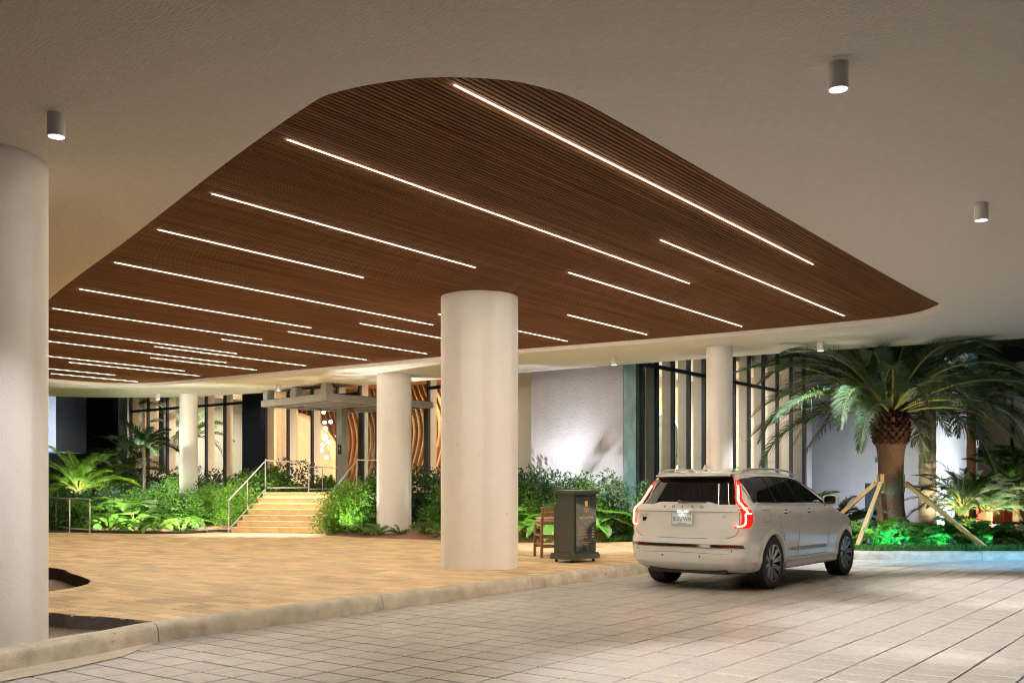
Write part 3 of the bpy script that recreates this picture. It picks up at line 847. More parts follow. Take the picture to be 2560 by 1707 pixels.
rail_run('handrail', 'grey steel handrail with lower rail beside the leafy bush and column', top + [(e[0]+.1, e[1], e[2]+.02), (21.6, 20.55, ZL+.95)],
         [[st(-.03, -yl, .1), st(2.1, -yl, .1+2.1*RISE/RUN)]],
         [(st(-.06, -yl, 0), st(-.06, -yl, .82)), (st(1.0, -yl, 4*RISE), st(1.0, -yl, .96+.98*RISE/RUN)), (st(2.1, -yl, 7*RISE), (e[0], e[1], e[2])), ((21.6, 20.55, ZL), (21.6, 20.55, ZL+.95))])
a0 = (*cam_frame(-12.05, 28.45), PLAZA_Z); a1 = (*cam_frame(-12.78, 28.8), PLAZA_Z); a2 = (*cam_frame(-13.5, 29.5), PLAZA_Z); a3 = (*cam_frame(-14.4, 31), PLAZA_Z)
up = lambda p, z: (p[0], p[1], p[2]+z)
d0 = (a0[0]+.0, a0[1], a0[2])
rail_run('handrail', 'low curved grey steel railing at the edge of the leafy bed away from the steps', [up(a0, .80), up(a0, .92), (a0[0]*.93+a1[0]*.07, a0[1]*.93+a1[1]*.07, PLAZA_Z+.965), up(a1, .975), up(a2, .99), up(a3, 1.0)], [[up(a0, .1), up(a1, .12), up(a2, .15), up(a3, .2)]],
         [(a0, up(a0, .83)), (a1, up(a1, .97)), (a2, up(a2, .985))], .022)
# steel edging along the bed left of the steps
eg = MB(); eg.grid([[(p[0], p[1], .165), (p[0], p[1], .245), (p[0]+.03, p[1]+.03, .245), (p[0]+.03, p[1]+.03, .165)] for p in eL]); tag(eg.build('bed_edging', 'black'), 'thin black edging strip along the curved leafy bed beside the steps', 'edging')

# steel entrance canopy
cp = thing('entrance_canopy', 'flat grey steel entrance canopy hung below the soffit above the steps', 'canopy', (19.9, 21.6, 0))
A = Vector((19.9, 21.6, 0)); B = Vector((20.4, 25.0, 0)); dv = (B-A).normalized(); du = Vector((dv.y, -dv.x, 0))
A2 = A + du*3.95; B2 = B + du*3.45
zc = 4.0875
def beam(p, q, w, hh, name, z=zc, m='canopy_steel'):
    m_ = MB(); p = p - A; q = q - A; m_.bar((p.x, p.y, z), (q.x, q.y, z), w, hh); m_.build(name, m, cp)
beam(A-dv*.06, B+dv*.06, .12, .195, 'fascia')
beam(A+du*.062, A2, .12, .193, 'fascia')
beam(B+du*.062, B2, .12, .193, 'fascia')
beam(A2+du*.06, B2+du*.06, .12, .19, 'fascia')
for k in range(1, 5):
    t = k/5; beam(A+du*(3.7*t)+dv*.07, B+du*(3.7*t)-dv*.07, .09, .15, 'joist', zc+.012)
p = [(q-A) for q in (A+du*.05, B+du*.05, B2, A2)]
m_ = MB(); m_.prism([(q.x, q.y) for q in p], zc+.075+.024, zc+.075+.04); m_.build('roof_panel', 'dark_frame', cp)
for q in (A+dv*.13, A+dv*1.72, B-dv*.13):
    q = q + du*.1 - A; m_ = MB()
    c_ = [q + dv*a*.125 + du*b*.125 for a, b in ((-1,-1),(1,-1),(1,1),(-1,1))]
    m_.prism([(r.x, r.y) for r in c_], zc+.0975, Z_S+.002); m_.build('hanger', 'canopy_steel', cp)
pp = Vector((22.8, 24.0, 0)) - A
m_ = MB(); m_.box(pp.x-.13, pp.x+.13, pp.y-.13, pp.y+.13, ZL-.006, zc-.06); po = m_.build('post', 'canopy_steel', cp)
m_ = MB(); m_.box(pp.x-.165, pp.x-.131, pp.y-.11, pp.y+.03, 2.55, 2.85); rd = m_.build('card_reader', 'black', po)
text_mesh('7', .14, 'white_trim', 'reader_mark', po, (pp.x-.1665, pp.y-.04, 2.71), (PI/2, 0, -PI/2))

# ---------------------------------------------------------------- vegetation
def leaf_quads(mb, centers, dirs, normals, ln, wd, mi=0):
    """diamond leaves folded along the midrib (vectorised)"""
    C = np.asarray(centers, float); D = np.asarray(dirs, float); Nn = np.asarray(normals, float)
    D /= np.linalg.norm(D, axis=1, keepdims=True) + 1e-9
    S = np.cross(D, Nn); S /= np.linalg.norm(S, axis=1, keepdims=True) + 1e-9
    U = np.cross(S, D)
    ln = np.broadcast_to(np.asarray(ln, float), (len(C),))[:, None]; wd = np.broadcast_to(np.asarray(wd, float), (len(C),))[:, None]
    base = C; mid = C + D*ln*.5; tip = C + D*ln - U*ln*.18
    l = mid + S*wd*.5 + U*wd*.18; r = mid - S*wd*.5 + U*wd*.18
    V = np.stack([base, r, tip, l], 1).reshape(-1, 3)
    o = len(mb.v); mb.v.extend(map(tuple, V.tolist()))
    n = len(C)
    for i in range(n):
        k = o + 4*i; mb.f.append((k, k+1, k+2)); mb.f.append((k, k+2, k+3))
    mb.m.extend([mi]*(2*n))
def bush_mesh(seed, rx, ry, h, n, ln, wd, m='leaf', clumps=26):
    r = np.random.default_rng(seed); mb = MB()
    cl = []
    while len(cl) < clumps:
        p = r.uniform(-1, 1, 3); p[2] = r.uniform(.08, 1)
        q = math.hypot(p[0], p[1])
        if q < .95 - .25*p[2]: cl.append(p*np.array((rx, ry, h))*np.array((1, 1, .92)))
    cl = np.array(cl); k = r.integers(0, clumps, n)
    off = r.normal(0, 1, (n, 3)); off /= np.linalg.norm(off, axis=1, keepdims=True)
    off *= (r.uniform(0, 1, (n, 1))**.4)*np.array((rx, ry, h*.55))*.42
    C = cl[k] + off; C[:, 2] = np.abs(C[:, 2])
    D = off + r.normal(0, .12, (n, 3)) + np.array((0, 0, .04)); Nn = r.normal(0, .5, (n, 3)) + np.array((0, 0, 1.0))
    leaf_quads(mb, C, D, Nn, ln*r.uniform(.6, 1.2, n), wd*r.uniform(.7, 1.2, n))
    st_ = MB()
    for p in cl[::2]:
        st_.tube([(p[0]*.15, p[1]*.15, 0), (p[0]*.5, p[1]*.5, p[2]*.5), tuple(p)], [.012, .009, .004], 5)
    return mb.mesh('foliage', m), st_.mesh('stems', 'stem')
def broad_leaf(L, Wd, lobes, droop, m='leaf_big'):
    """one large leaf with petiole, lying along +x, rising from the origin"""
    mb = MB(); n = 9; rows = []
    pet = .75*L
    def P(t): return (t*L*.92, 0, -droop*L*t*t + .1*L*t)
    ang = .95
    for i in range(n+1):
        t = i/n; w = Wd*.5*(math.sin(PI*min(1, t*.93+.07))**.75)*(1-.35*t)
        if lobes: w *= (.62 + .38*(i % 2 == 0))
        x, _, z = P(t)
        if i % 2 == 1 and lobes: pass
        rows.append([(x - .12*L*(1-t) + .0, w, z + .10*w), (x, w*.5, z - .02*L), (x, 0, z - .035*L), (x, -w*.5, z - .02*L), (x - .12*L*(1-t), -w, z + .10*w)])
    mb.grid(rows)
    mb2 = MB(); mb2.v = list(mb.v); mb2.f = list(mb.f); mb2.m = [0]*len(mb.f)
    mb2.tube([(-pet*.55, 0, -pet*.85), (-pet*.3, 0, -pet*.45), (0, 0, -.01), (L*.5, 0, P(.54)[2]-.035*L-.004)], [.010, .009, .007, .003], 5, mi=1)
    # root the petiole at the origin
    mb2.v = [(x + pet*.55, y, z + pet*.85) for x, y, z in mb2.v]
    return mb2.mesh('leaf', [m, 'stem'], True)
def frond_mesh(L, a0, curve, nl, ll, lw, vee=.5, seed=0, mats=('palm_leaf', 'rachis'), bare=.12, tipdroop=0.0, rr=.02):
    """pinnate frond in the x-z plane from the origin; a0 start pitch, curve total bend downwards"""
    r = np.random.default_rng(seed); mb = MB(); n = 16; P = []; x = z = 0.0
    for i in range(n+1):
        t = i/n; P.append((x, 0.0, z)); a = a0 - curve*(t**1.25)
        x += L/n*math.cos(a); z += L/n*math.sin(a)
    P = np.array(P)
    mb.tube([tuple(p) for p in P], [rr*(1-.85*i/n) for i in range(n+1)], 5, mi=1)
    ts = np.linspace(bare, .995, nl)
    for side in (1, -1):
        t = ts + r.uniform(-.004, .004, nl); f = np.clip(t*n, 0, n-.001); i0 = f.astype(int); u_ = (f-i0)[:, None]
        C = P[i0]*(1-u_) + P[i0+1]*u_; T = P[i0+1]-P[i0]; T /= np.linalg.norm(T, axis=1, keepdims=True)
        up_ = np.stack([-T[:, 2], np.zeros(nl), T[:, 0]], 1); sd = np.tile(np.array((0., side, 0.)), (nl, 1))
        out = .85 - .35*t
        D = T*(.45+.5*t)[:, None] + sd*out[:, None] + up_*(vee*(1-.4*t) + r.normal(0, .17, nl))[:, None]
        D /= np.linalg.norm(D, axis=1, keepdims=True)
        l = ll*np.sin(PI*np.clip(t*.80+.18, 0, 1))**.7*r.uniform(.85, 1.1, nl)
        mid = C + D*l[:, None]*.55; tip = mid + (D + np.array((0, 0, -.55-tipdroop)))/1.2*l[:, None]*.5
        S = np.cross(D, up_); S /= np.linalg.norm(S, axis=1, keepdims=True) + 1e-9
        S = S*.6 + up_*.4
        w = (lw*r.uniform(.8, 1.2, nl))[:, None]
        V = np.stack([C - S*w*.4, C + S*w*.4, mid + S*w*.5, tip, mid - S*w*.5], 1).reshape(-1, 3)
        o = len(mb.v); mb.v.extend(map(tuple, V.tolist()))
        for k in range(nl):
            b = o+5*k; mb.f.append((b, b+1, b+2, b+4)); mb.f.append((b+4, b+2, b+3)); mb.m.extend([0, 0])
    return mb.mesh('frond', list(mats))

SHRUBS = [bush_mesh(1, .62, .62, 1.05, 2300, .10, .055, 'leaf'), bush_mesh(2, .7, .6, 1.15, 2300, .085, .045, 'leaf_light'), bush_mesh(3, .6, .62, 1.2, 2300, .09, .05, 'leaf_dark')]
FERN_F = frond_mesh(.75, 1.0, 1.5, 26, .16, .030, .1, 5, ('leaf', 'stem'), .12, .2, .006)
BIGL = [broad_leaf(.55, .42, True, .45), broad_leaf(.50, .40, False, .35), broad_leaf(.42, .22, True, .6, 'leaf_light')]

def shrub(kind, x, y, z, s, label, group, sz=None, cat='shrub', name='shrub'):
    fo, stm = SHRUBS[kind]
    t = thing(name, label, cat, (x, y, z), random.uniform(0, 6.28), group)
    t.scale = (s, s, sz or s)
    place('foliage', fo, t); place('stems', stm, t); return t
def leafy(x, y, z, s, label, group, kind=0, n=11, seed=0, name='broadleaf_plant', cat='plant'):
    r = random.Random(seed*31+int(x*100)); t = thing(name, label, cat, (x, y, z), 0, group)
    t.scale = (s, s, s)
    for k in range(n):
        tilt = r.uniform(-.25, .55); place('leaf', BIGL[kind], t, (r.uniform(-.05, .05), r.uniform(-.05, .05), 0), (r.uniform(-.2, .2), -tilt+.15, k*2.4+r.uniform(-.3, .3)), r.uniform(.65, 1.15))
    return t
def fern(x, y, z, s, label, group, seed=0, n=13):
    r = random.Random(seed+int(y*77)); t = thing('fern', label, 'fern', (x, y, z), 0, group); t.scale = (s, s, s)
    for k in range(n): place('frond', FERN_F, t, (0, 0, 0), (0, r.uniform(-.35, .35), k*2.4+r.uniform(-.3, .3)), r.uniform(.7, 1.1))
    return t
def bez(u, v):                                 # height of the mulch
    d = 0
    if v < 21: d = max(0, u-18.5)/5.5
    else: d = max(0, u-16.8)/7
    return .155 + .5*min(1, d)**.8

rs = random.Random(11)
# hedge before the shadow wall and the facade facing the drive
G = 'clipped small leaved hedge shrubs below the grey shadow wall'
for k in range(13):
    y = 12.9 + k*.42; x = 21.0 + rs.uniform(-.15, .15)
    shrub(rs.choice([0, 0, 2]), x, y, bez(x, y)-.02, rs.uniform(.95, 1.15), 'dense small leaved shrub in the hedge row below the grey shadow wall', G)
for k in range(9):
    y = 12.9 + k*.5; x = 20.45 + rs.uniform(-.2, .2)
    shrub(rs.choice([0, 1]), x, y, bez(x, y)-.02, rs.uniform(.6, .8), 'low bright leaved shrub in front of the hedge behind the valet stand', 'low bright shrubs behind the valet stand')
G = 'hedge shrubs between the valet stand and the parked car'
for k in range(8):
    x = 21.5 + k*.55; y = 12.0 + rs.uniform(-.15, .15)
    shrub(rs.choice([0, 2]), x, y, .15, rs.uniform(.95, 1.2), 'dense green shrub in the row below the drive side glass front', 'hedge shrubs below the drive side glass')
for k in range(6):
    x = 21.3 + rs.uniform(-.1, .9); y = 10.6 + rs.uniform(0, 1.1)
    shrub(2, x, y, .15, rs.uniform(.7, 1.0), 'dark green low shrub behind the parked car', 'dark low shrubs behind the parked car')
# hedge behind the medium column, towards the doors
for k in range(8):
    y = 15.6 + k*.55; x = 21.9 + rs.uniform(-.2, .2)
    shrub(2, x, y, bez(x, y)-.02, rs.uniform(1.1, 1.3), 'tall dark green shrub in the row between the medium column and the doors', 'tall dark shrubs before the entrance glass')
# bushes beside the steps
for x, y, s, k in ((19.05, 20.45, 1.05, 1), (19.4, 20.0, 1.15, 1), (19.9, 20.1, 1.25, 0), (20.5, 20.2, 1.3, 0), (21.1, 20.0, 1.35, 2)):
    shrub(k, x, y, bez(x, y)-.02, s, 'fluffy bright green bush crowding the handrail next to the medium column', 'bushes between the steps and the medium column')
for x, y, s, k in ((18.9, 24.55, 1.0, 1), (19.4, 24.9, 1.15, 1), (20.1, 25.3, 1.3, 0), (20.8, 25.6, 1.35, 0), (21.5, 25.7, 1.45, 0), (22.2, 25.9, 1.4, 2), (18.6, 25.3, 1.0, 1), (22.8, 25.2, 1.1, 0), (21.8, 25.0, .9, 0)):
    shrub(k, x, y, bez(x, y)-.02, s, 'bushy green shrub packed along the planted side of the steps', 'shrubs along the planted side of the steps')
# wide left bed
for k in range(26):
    t_ = rs.uniform(0, 1); y = 25.2 + 7*t_; x = rs.uniform(17.6 if y < 26.5 else 17.0, 21.0) - (.25*(y-28) if y > 28 else 0)
    d = (x-16)/5
    shrub(rs.choice([0, 0, 1, 2]), x, y, bez(x, y)-.02, rs.uniform(.6, .8) + .45*d, 'green leafy shrub filling the wide bed around the slender column', 'shrubs filling the wide leafy bed')
for k in range(14):
    y = 27 + k*.7; x = 22.3 + rs.uniform(-.5, .5) - .1*k
    shrub(2, x, y, .6, rs.uniform(.9, 1.2), 'dark shrub against the foot of the glass front beyond the wide bed', 'dark shrubs at the foot of the glass front')
for k in range(10):
    x = 15.8 - k*.28 + rs.uniform(-.1, .1); y = 28.2 + k*.35
    shrub(rs.choice([0, 2]), x + .3, y, .15, rs.uniform(.75, 1.0), 'small leaved shrub behind the low curved railing', 'shrubs behind the low curved railing')
# broad leaved plants
G1 = 'broad leaved plants behind the valet stand'
for k, (x, y, s) in enumerate(((19.55, 14.9, 1.15), (19.5, 14.2, 1.1), (19.7, 13.6, 1.2), (20.3, 13.3, 1.6), (19.6, 15.5, 1.2), (20.6, 12.85, 1.3), (19.95, 13.0, 1.0), (21.0, 12.5, 1.1), (20.3, 14.4, 1.7), (20.2, 15.3, 1.6), (19.9, 16.0, 1.3))):
    leafy(x, y, bez(x, y), s, 'bright lobed broad leaved plant between the big column and the valet stand', G1, k % 2, 11, k)
for k, (x, y, s) in enumerate(((22.0, 11.6, 1.5), (22.5, 11.9, 1.4))): leafy(x, y, .15, s, 'tall paddle leaved plant beside the tail of the parked car', 'paddle leaved plants beside the parked car', 1, 9, k+20)
G2 = 'broad leaved plants in the wide leafy bed'
for k, (x, y, s) in enumerate(((17.3, 24.75, 1.0), (16.85, 25.1, 1.05), (16.5, 25.8, 1.1), (17.4, 25.5, 1.35), (17.9, 26.2, 1.6), (17.0, 26.6, 1.45), (16.3, 27.0, 1.2), (18.6, 25.9, 1.5), (18.9, 26.9, 1.8), (17.8, 27.8, 1.8), (16.2, 28.2, 1.3), (19.6, 28.6, 1.9), (18.3, 29.4, 1.9), (20.3, 27.6, 1.9), (16.9, 28.0, 1.6), (17.2, 29.2, 1.8))):
    leafy(x, y, bez(x, y), s, 'lobed broad leaved plant in the wide bed near the slender column', G2, (0, 0, 1)[k % 3], 11, k+40)
leafy(18.0, 25.15, .2, 1.15, 'pale spreading plant with radiating light stems lit at the foot of the slender column', None, 2, 13, 77)
for k, (x, y, s) in enumerate(((20.6, 26.3, 1.3), (21.2, 26.8, 1.4), (22.4, 29.2, 1.3), (21.9, 30.2, 1.4))): leafy(x, y, bez(x, y), s, 'large rounded leaf plant at the back of the bed beneath the glass front', 'large leaved plants beneath the glass front', 1, 10, k+60)
for k, (x, y, s) in enumerate(((19.8, 19.55, .9), (20.2, 19.3, 1.0), (19.3, 19.5, .7))): leafy(x, y, bez(x, y), s, 'round leaved plant squeezed between the bright bush and the medium column', 'round leaved plants beside the medium column', 1, 8, k+70)
leafy(18.95, 16.6, .2, .8, 'drooping dark leaved plant on the mulch between the two largest columns', None, 2, 9, 88)
# ferns and small plants on the mulch
for k, (x, y, s) in enumerate(((18.75, 18.95, .7), (18.8, 18.4, .75), (18.95, 19.5, .6), (19.0, 17.9, .6))): fern(x, y, bez(x, y), s, 'small green fern on the mulch at the foot of the medium column', 'ferns at the foot of the medium column', k)
for k, (x, y, s) in enumerate(((19.2, 17.2, .8), (19.5, 16.6, .9), (20.0, 17.4, .9), (19.3, 16.0, .7), (20.4, 16.6, 1.0))): fern(x, y, bez(x, y), s, 'arching fern on the mulch between the two largest columns', 'ferns between the two largest columns', k+9)
# strappy date palms and areca palms
def palm_clump(x, y, z, label, n, L, a_lo, a_hi, curve, nl, ll, lw, stem_h=.0, name='palm', group=None, seed=0, s=1.0, mats=('leaf', 'rachis'), trunk=None, rr=.012):
    r = random.Random(seed); t = thing(name, label, 'palm', (x, y, z), r.uniform(0, 6), group); t.scale = (s, s, s)
    fr = [frond_mesh(L, 0, curve*c, nl, ll, lw, .35, seed*5+i, mats, .22, .1, rr) for i, c in enumerate((.8, 1.1))]
    for k in range(n):
        el = a_lo + (a_hi-a_lo)*((k+.5)/n); place('frond', fr[k % 2], t, (r.uniform(-.04, .04), r.uniform(-.04, .04), stem_h), (r.uniform(-.25, .25), -el, k*2.4+r.uniform(-.2, .2)), r.uniform(.8, 1.1))
    if stem_h:
        m_ = MB(); rad = trunk or .05
        m_.lathe([(rad*1.25, -.05), (rad, .1)] + [(rad*(1+.06*(j % 2)), .1+(stem_h-.1)*j/8) for j in range(1, 9)], 12); m_.build('trunk', 'bark_brown' if rad > .08 else 'bark_grey', t, smooth=False)
    return t
palm_clump(*cam_frame(-14.35, 33.0), .85, 'pale arching feather palm lit from below behind the low railing', 26, 1.9, .25, 1.4, 1.1, 54, .42, .024, .5, seed=3, trunk=.1, mats=('leaf_light', 'rachis'))
palm_clump(*cam_frame(-13.75, 33.6), .8, 'smaller feather palm beside the pale arching palm', 16, 1.5, .3, 1.35, 1.2, 46, .36, .024, .5, seed=4, trunk=.08, mats=('leaf', 'rachis'))
palm_clump(*cam_frame(-12.55, 34.0), .5, 'slim young palm on a thin stem before the pale curtain', 14, 1.15, .0, 1.25, 1.0, 34, .40, .045, 2.35, seed=6, trunk=.05, mats=('leaf_dark', 'rachis'))
palm_clump(*cam_frame(-14.4, 37.0), .5, 'dark feather palm in the unlit corner of the garden', 14, 1.7, .0, 1.2, 1.2, 34, .45, .045, 1.3, seed=8, trunk=.06, mats=('leaf_dark', 'rachis'))
palm_clump(*cam_frame(-13.6, 42.0), .0, 'tall dim palm standing in the dark garden', 14, 2.3, -.1, 1.2, 1.2, 36, .6, .05, 3.6, seed=9, trunk=.12, mats=('leaf_dark', 'rachis'))
palm_clump(*cam_frame(-15.6, 41.0), .0, 'second dim palm crown low in the dark garden', 12, 2.2, -.1, 1.1, 1.2, 36, .6, .05, 2.6, seed=10, trunk=.12, mats=('leaf_dark', 'rachis'))
palm_clump(23.2, 31.6, .6, 'areca palm standing before the glass beside the slender column', 13, 1.8, .6, 1.4, 1.0, 34, .40, .05, seed=12, mats=('leaf_dark', 'stem'))
palm_clump(22.9, 33.6, .6, 'areca palm with one yellowing frond against the far glass', 11, 1.7, .5, 1.3, 1.1, 34, .40, .05, seed=13, mats=('leaf_light', 'stem'))
palm_clump(23.4, 25.4, .75, 'feathery areca palm behind the landing guard rail', 16, 1.6, .6, 1.45, .9, 38, .32, .032, seed=14, mats=('leaf_dark', 'stem'))
palm_clump(23.5, 26.5, .75, 'smaller areca palm below the plaster arch of the lobby', 9, 1.2, .5, 1.3, 1.1, 34, .28, .03, seed=15, mats=('leaf', 'stem'))
palm_clump(23.3, 18.9, .8, 'wind blown palm between the doors and the big column', 12, 1.9, .5, 1.3, 1.1, 36, .45, .045, seed=16, mats=('palm_leaf', 'stem'))
palm_clump(25.6, 11.3, .15, 'dark spiky palm before the drive side glass beyond the car roof', 12, 1.5, .5, 1.3, .9, 34, .38, .04, seed=17, mats=('palm_leaf', 'stem'))
palm_clump(27.6, 10.9, .15, 'bushy palm behind the bonnet of the parked car', 16, 1.9, .25, 1.3, 1.2, 40, .45, .05, seed=18, mats=('leaf', 'stem'))
palm_clump(29.2, 9.9, .15, 'bushy arching palm beside the white wing behind the car', 16, 1.7, .2, 1.3, 1.3, 40, .42, .05, seed=19, mats=('leaf_dark', 'stem'))

# ---- big date palm on the island
PX, PY = cam_frame(8.55, 22.5)
dp = thing('date_palm', 'big date palm with fat trunk and wide arching crown, propped by timber braces', 'palm', (PX, PY, .15))
tr = MB(); tr.lathe([(.40, -.1), (.33, .12), (.30, .5), (.285, 1.0), (.27, 1.5), (.275, 1.9), (.30, 2.15), (.345, 2.32)], 36, cap1=False); tr.build('trunk', 'bark', dp, smooth=True)
bo = MB(); rr_ = random.Random(5)
for j in range(11):
    z = 2.28 + j*.082; R = .335 + .045*math.sin(PI*min(1, j/7.5)) - .025*max(0, j-6) + rr_.uniform(-.008, .008); n = 16
    for k in range(n):
        a = 2*PI*(k+.5*(j % 2))/n; c_, s_ = math.cos(a), math.sin(a); w = .078 + rr_.uniform(-.012, .012)
        o_ = R + rr_.uniform(-.01, .015); tx, ty = -s_, c_
        hh = .10 + rr_.uniform(0, .045); out = .035 + rr_.uniform(0, .05)
        v = [(o_*c_ + tx*w*.6, o_*s_ + ty*w*.6, z), (o_*c_ - tx*w*.6, o_*s_ - ty*w*.6, z), (o_*c_ - tx*w*.85, o_*s_ - ty*w*.85, z+hh*.6), (o_*c_ + tx*w*.85, o_*s_ + ty*w*.85, z+hh*.6),
             ((o_+out)*c_ + tx*w*.45, (o_+out)*s_ + ty*w*.45, z+hh*.9), ((o_+out)*c_ - tx*w*.45, (o_+out)*s_ - ty*w*.45, z+hh*.9), (o_*c_*.9, o_*s_*.9, z+hh*1.25)]
        bo.add(v, [(0, 1, 5, 4), (0, 4, 3), (1, 2, 5), (3, 4, 6), (4, 5, 6), (5, 2, 6)])
bo.lathe([(.31, 2.3), (.34, 2.6), (.34, 2.95), (.26, 3.15), (.08, 3.25)], 24, cap0=False)
bo.build('boss', 'bark_boot', dp)
FR = [frond_mesh(3.4, 0, c, 135, .58, .020, .25, 30+i, ('palm_leaf', 'rachis'), .13, .15, .034) for i, c in enumerate((1.15, 1.45, 1.75, .95))]
rp = random.Random(12)
nf = 84
for k in range(nf):
    t_ = (k+.5)/nf; el = -.30 + 1.68*t_**.9; az = k*2.39996 + rp.uniform(-.12, .12)
    r0 = .27*(1-.6*t_)
    place('frond', FR[(k*7) % 3 if el < .9 else 3], dp, (r0*math.cos(az), r0*math.sin(az), 3.0+.28*t_), (rp.uniform(-.2, .2), -el-.42, az), rp.uniform(.88, 1.05))
# timber braces
zt = 1.42
def brace(ax, ay, top_off, label):
    b = thing('timber_brace', label, 'brace', (ax, ay, .12), 0, 'timber braces of the date palm')
    tp = Vector((PX + top_off[0], PY + top_off[1], zt+.15)) - Vector((ax, ay, .12))
    m_ = MB(); m_.bar((0, 0, 0), tuple(tp), .09, .085); m_.build('strut', 'timber', b)
    d = Vector((top_off[0], top_off[1], 0)).normalized()
    m_ = MB(); q = tp - d*.055; m_.bar((q.x, q.y, q.z-.22), (q.x, q.y, q.z+.2), .10, .05, up=(d.x, d.y, 0)); m_.build('cleat', 'timber', b)
def off(r_, dpt): x, y = cam_frame(r_, dpt); return (x, y)
for (gx, gz), (ox, oz), lb in (((9.95, 20.7), (.36, -.20), 'pale timber brace reaching the kerb, washed with blue light'), ((7.2, 20.9), (-.36, -.22), 'brightly lit tan timber brace rising beside the car bonnet'),
                               ((6.9, 23.4), (-.42, .05), 'tan timber brace leaning in from behind the car'), ((9.8, 24.6), (.3, .32), 'dark timber brace behind the palm trunk')):
    brace(*cam_frame(gx, gz), off(ox*.78, oz*.78), lb)
# ringed royal palm behind
rx, ry = cam_frame(11.0, 26.4)
rpl = thing('royal_palm', 'slim palm with pale ringed trunk behind the date palm', 'palm', (rx, ry, .1))
m_ = MB(); m_.lathe([(.26, 0), (.235, .4)] + [(.225 - .03*k/26 + (.010 if k % 3 == 0 else 0), .4+4.4*k/26) for k in range(27)], 24); m_.build('trunk', 'bark_grey', rpl, smooth=True)
FRR = frond_mesh(2.6, 0, 1.4, 60, .5, .04, .2, 50, ('leaf_dark', 'stem'), .12, .3, .03)
for k in range(12): place('frond', FRR, rpl, (0, 0, 4.75), (0, -.1-.09*k, k*2.4), 1)
# small pygmy date palms on the island
palm_clump(*cam_frame(11.45, 25.3), .12, 'short pygmy date palm with upright brown trunk on the island', 36, 1.6, .25, 1.45, 1.3, 60, .28, .018, .78, seed=21, trunk=.125, mats=('palm_leaf', 'stem'), s=1.0)
palm_clump(*cam_frame(12.2, 25.6), .12, 'short pygmy date palm with crooked speckled trunk on the island', 34, 1.5, .2, 1.4, 1.3, 60, .28, .018, .74, seed=22, trunk=.125, mats=('leaf_dark', 'stem'), s=1.0)
palm_clump(*cam_frame(13.3, 26.3), .12, 'slim young palm with brown stem at the edge of the island', 20, 1.5, .1, 1.3, 1.2, 40, .34, .035, 1.25, seed=23, trunk=.085, mats=('leaf', 'stem'), s=1.0)
palm_clump(*cam_frame(14.6, 27.8), .1, 'full green palm beyond the slim young palm', 20, 1.8, .1, 1.3, 1.2, 44, .4, .035, 1.5, seed=24, trunk=.1, mats=('leaf', 'stem'))
palm_clump(*cam_frame(15.2, 33.0), .0, 'tall dark palm above the back road', 22, 2.6, -.2, 1.2, 1.3, 50, .6, .04, 4.2, seed=25, trunk=.14, mats=('leaf_dark', 'stem'))
# ferny ground cover, small shrubs and grass of the island
for k in range(40):
    a = rs.uniform(-1.7, 2.0); b_ = rs.uniform(-1.0, .9); x, y = cam_frame(8.55 + a, 22.0 + b_*.5)
    if math.hypot(x-PX, y-PY) < .5: continue
    fern(x, y, .15, rs.uniform(1.0, 1.6), 'feathery fern in the blue green lit bed around the date palm', 'ferns around the date palm', k+30, 12)
for k in range(9):
    x, y = cam_frame(10.6 + k*.42, 22.6 + rs.uniform(-.3, .3)); shrub(0, x, y, .14, rs.uniform(.30, .40), 'tiny leafy shrub in the row along the island lawn', 'tiny shrubs along the island lawn')
for k in range(10):
    x, y = cam_frame(6.6 + rs.uniform(-.6, 1.6), 23.4 + rs.uniform(0, 2.5)); shrub(rs.choice([0, 2]), x, y, .14, rs.uniform(.6, .95), 'green shrub between the car and the date palm', 'shrubs between the car and the date palm')
def grass(n, fn, name, label, h=.10):
    r = np.random.default_rng(4); C = np.array([fn(r) for _ in range(n)]); D = r.normal(0, .35, (n, 3)) + np.array((0, 0, 1.)); Nn = r.normal(0, 1, (n, 3))
    mb = MB(); leaf_quads(mb, C, D, Nn, h*r.uniform(.6, 1.3, n), .012)
    o = mb.build(name, 'grass'); tag(o, label, 'grass', kind='stuff')
def isl_pt(r):
    while True:
        k = r.integers(14, len(isl2)-1); p = isl2[k]; q = isl2[k+1]; t_ = r.uniform(); d = r.uniform(0, 1)**1.4*1.3
        l = math.hypot(q[0]-p[0], q[1]-p[1]) or 1; nx, ny = -(q[1]-p[1])/l, (q[0]-p[0])/l
        x, y = p[0]+(q[0]-p[0])*t_+nx*d, p[1]+(q[1]-p[1])*t_+ny*d
        if in_view(x, y, .1, .1) and inside(ISLAND, x, y): return (x, y, .15)
grass(14000, isl_pt, 'lawn_grass', 'short green grass along the island kerb', .13)
def edge_pt(r):
    while True:
        k = r.integers(0, 24); p = EC[min(k, len(EC)-2)]; q = EC[min(k+1, len(EC)-1)]; t_ = r.uniform(); d = r.uniform(0, .6)
        return (p[0]+(q[0]-p[0])*t_+d*.9, p[1]+(q[1]-p[1])*t_+d*.25, .15)
grass(3500, edge_pt, 'edge_grass', 'rough grass along the plaza edge behind the valet stand', .16)

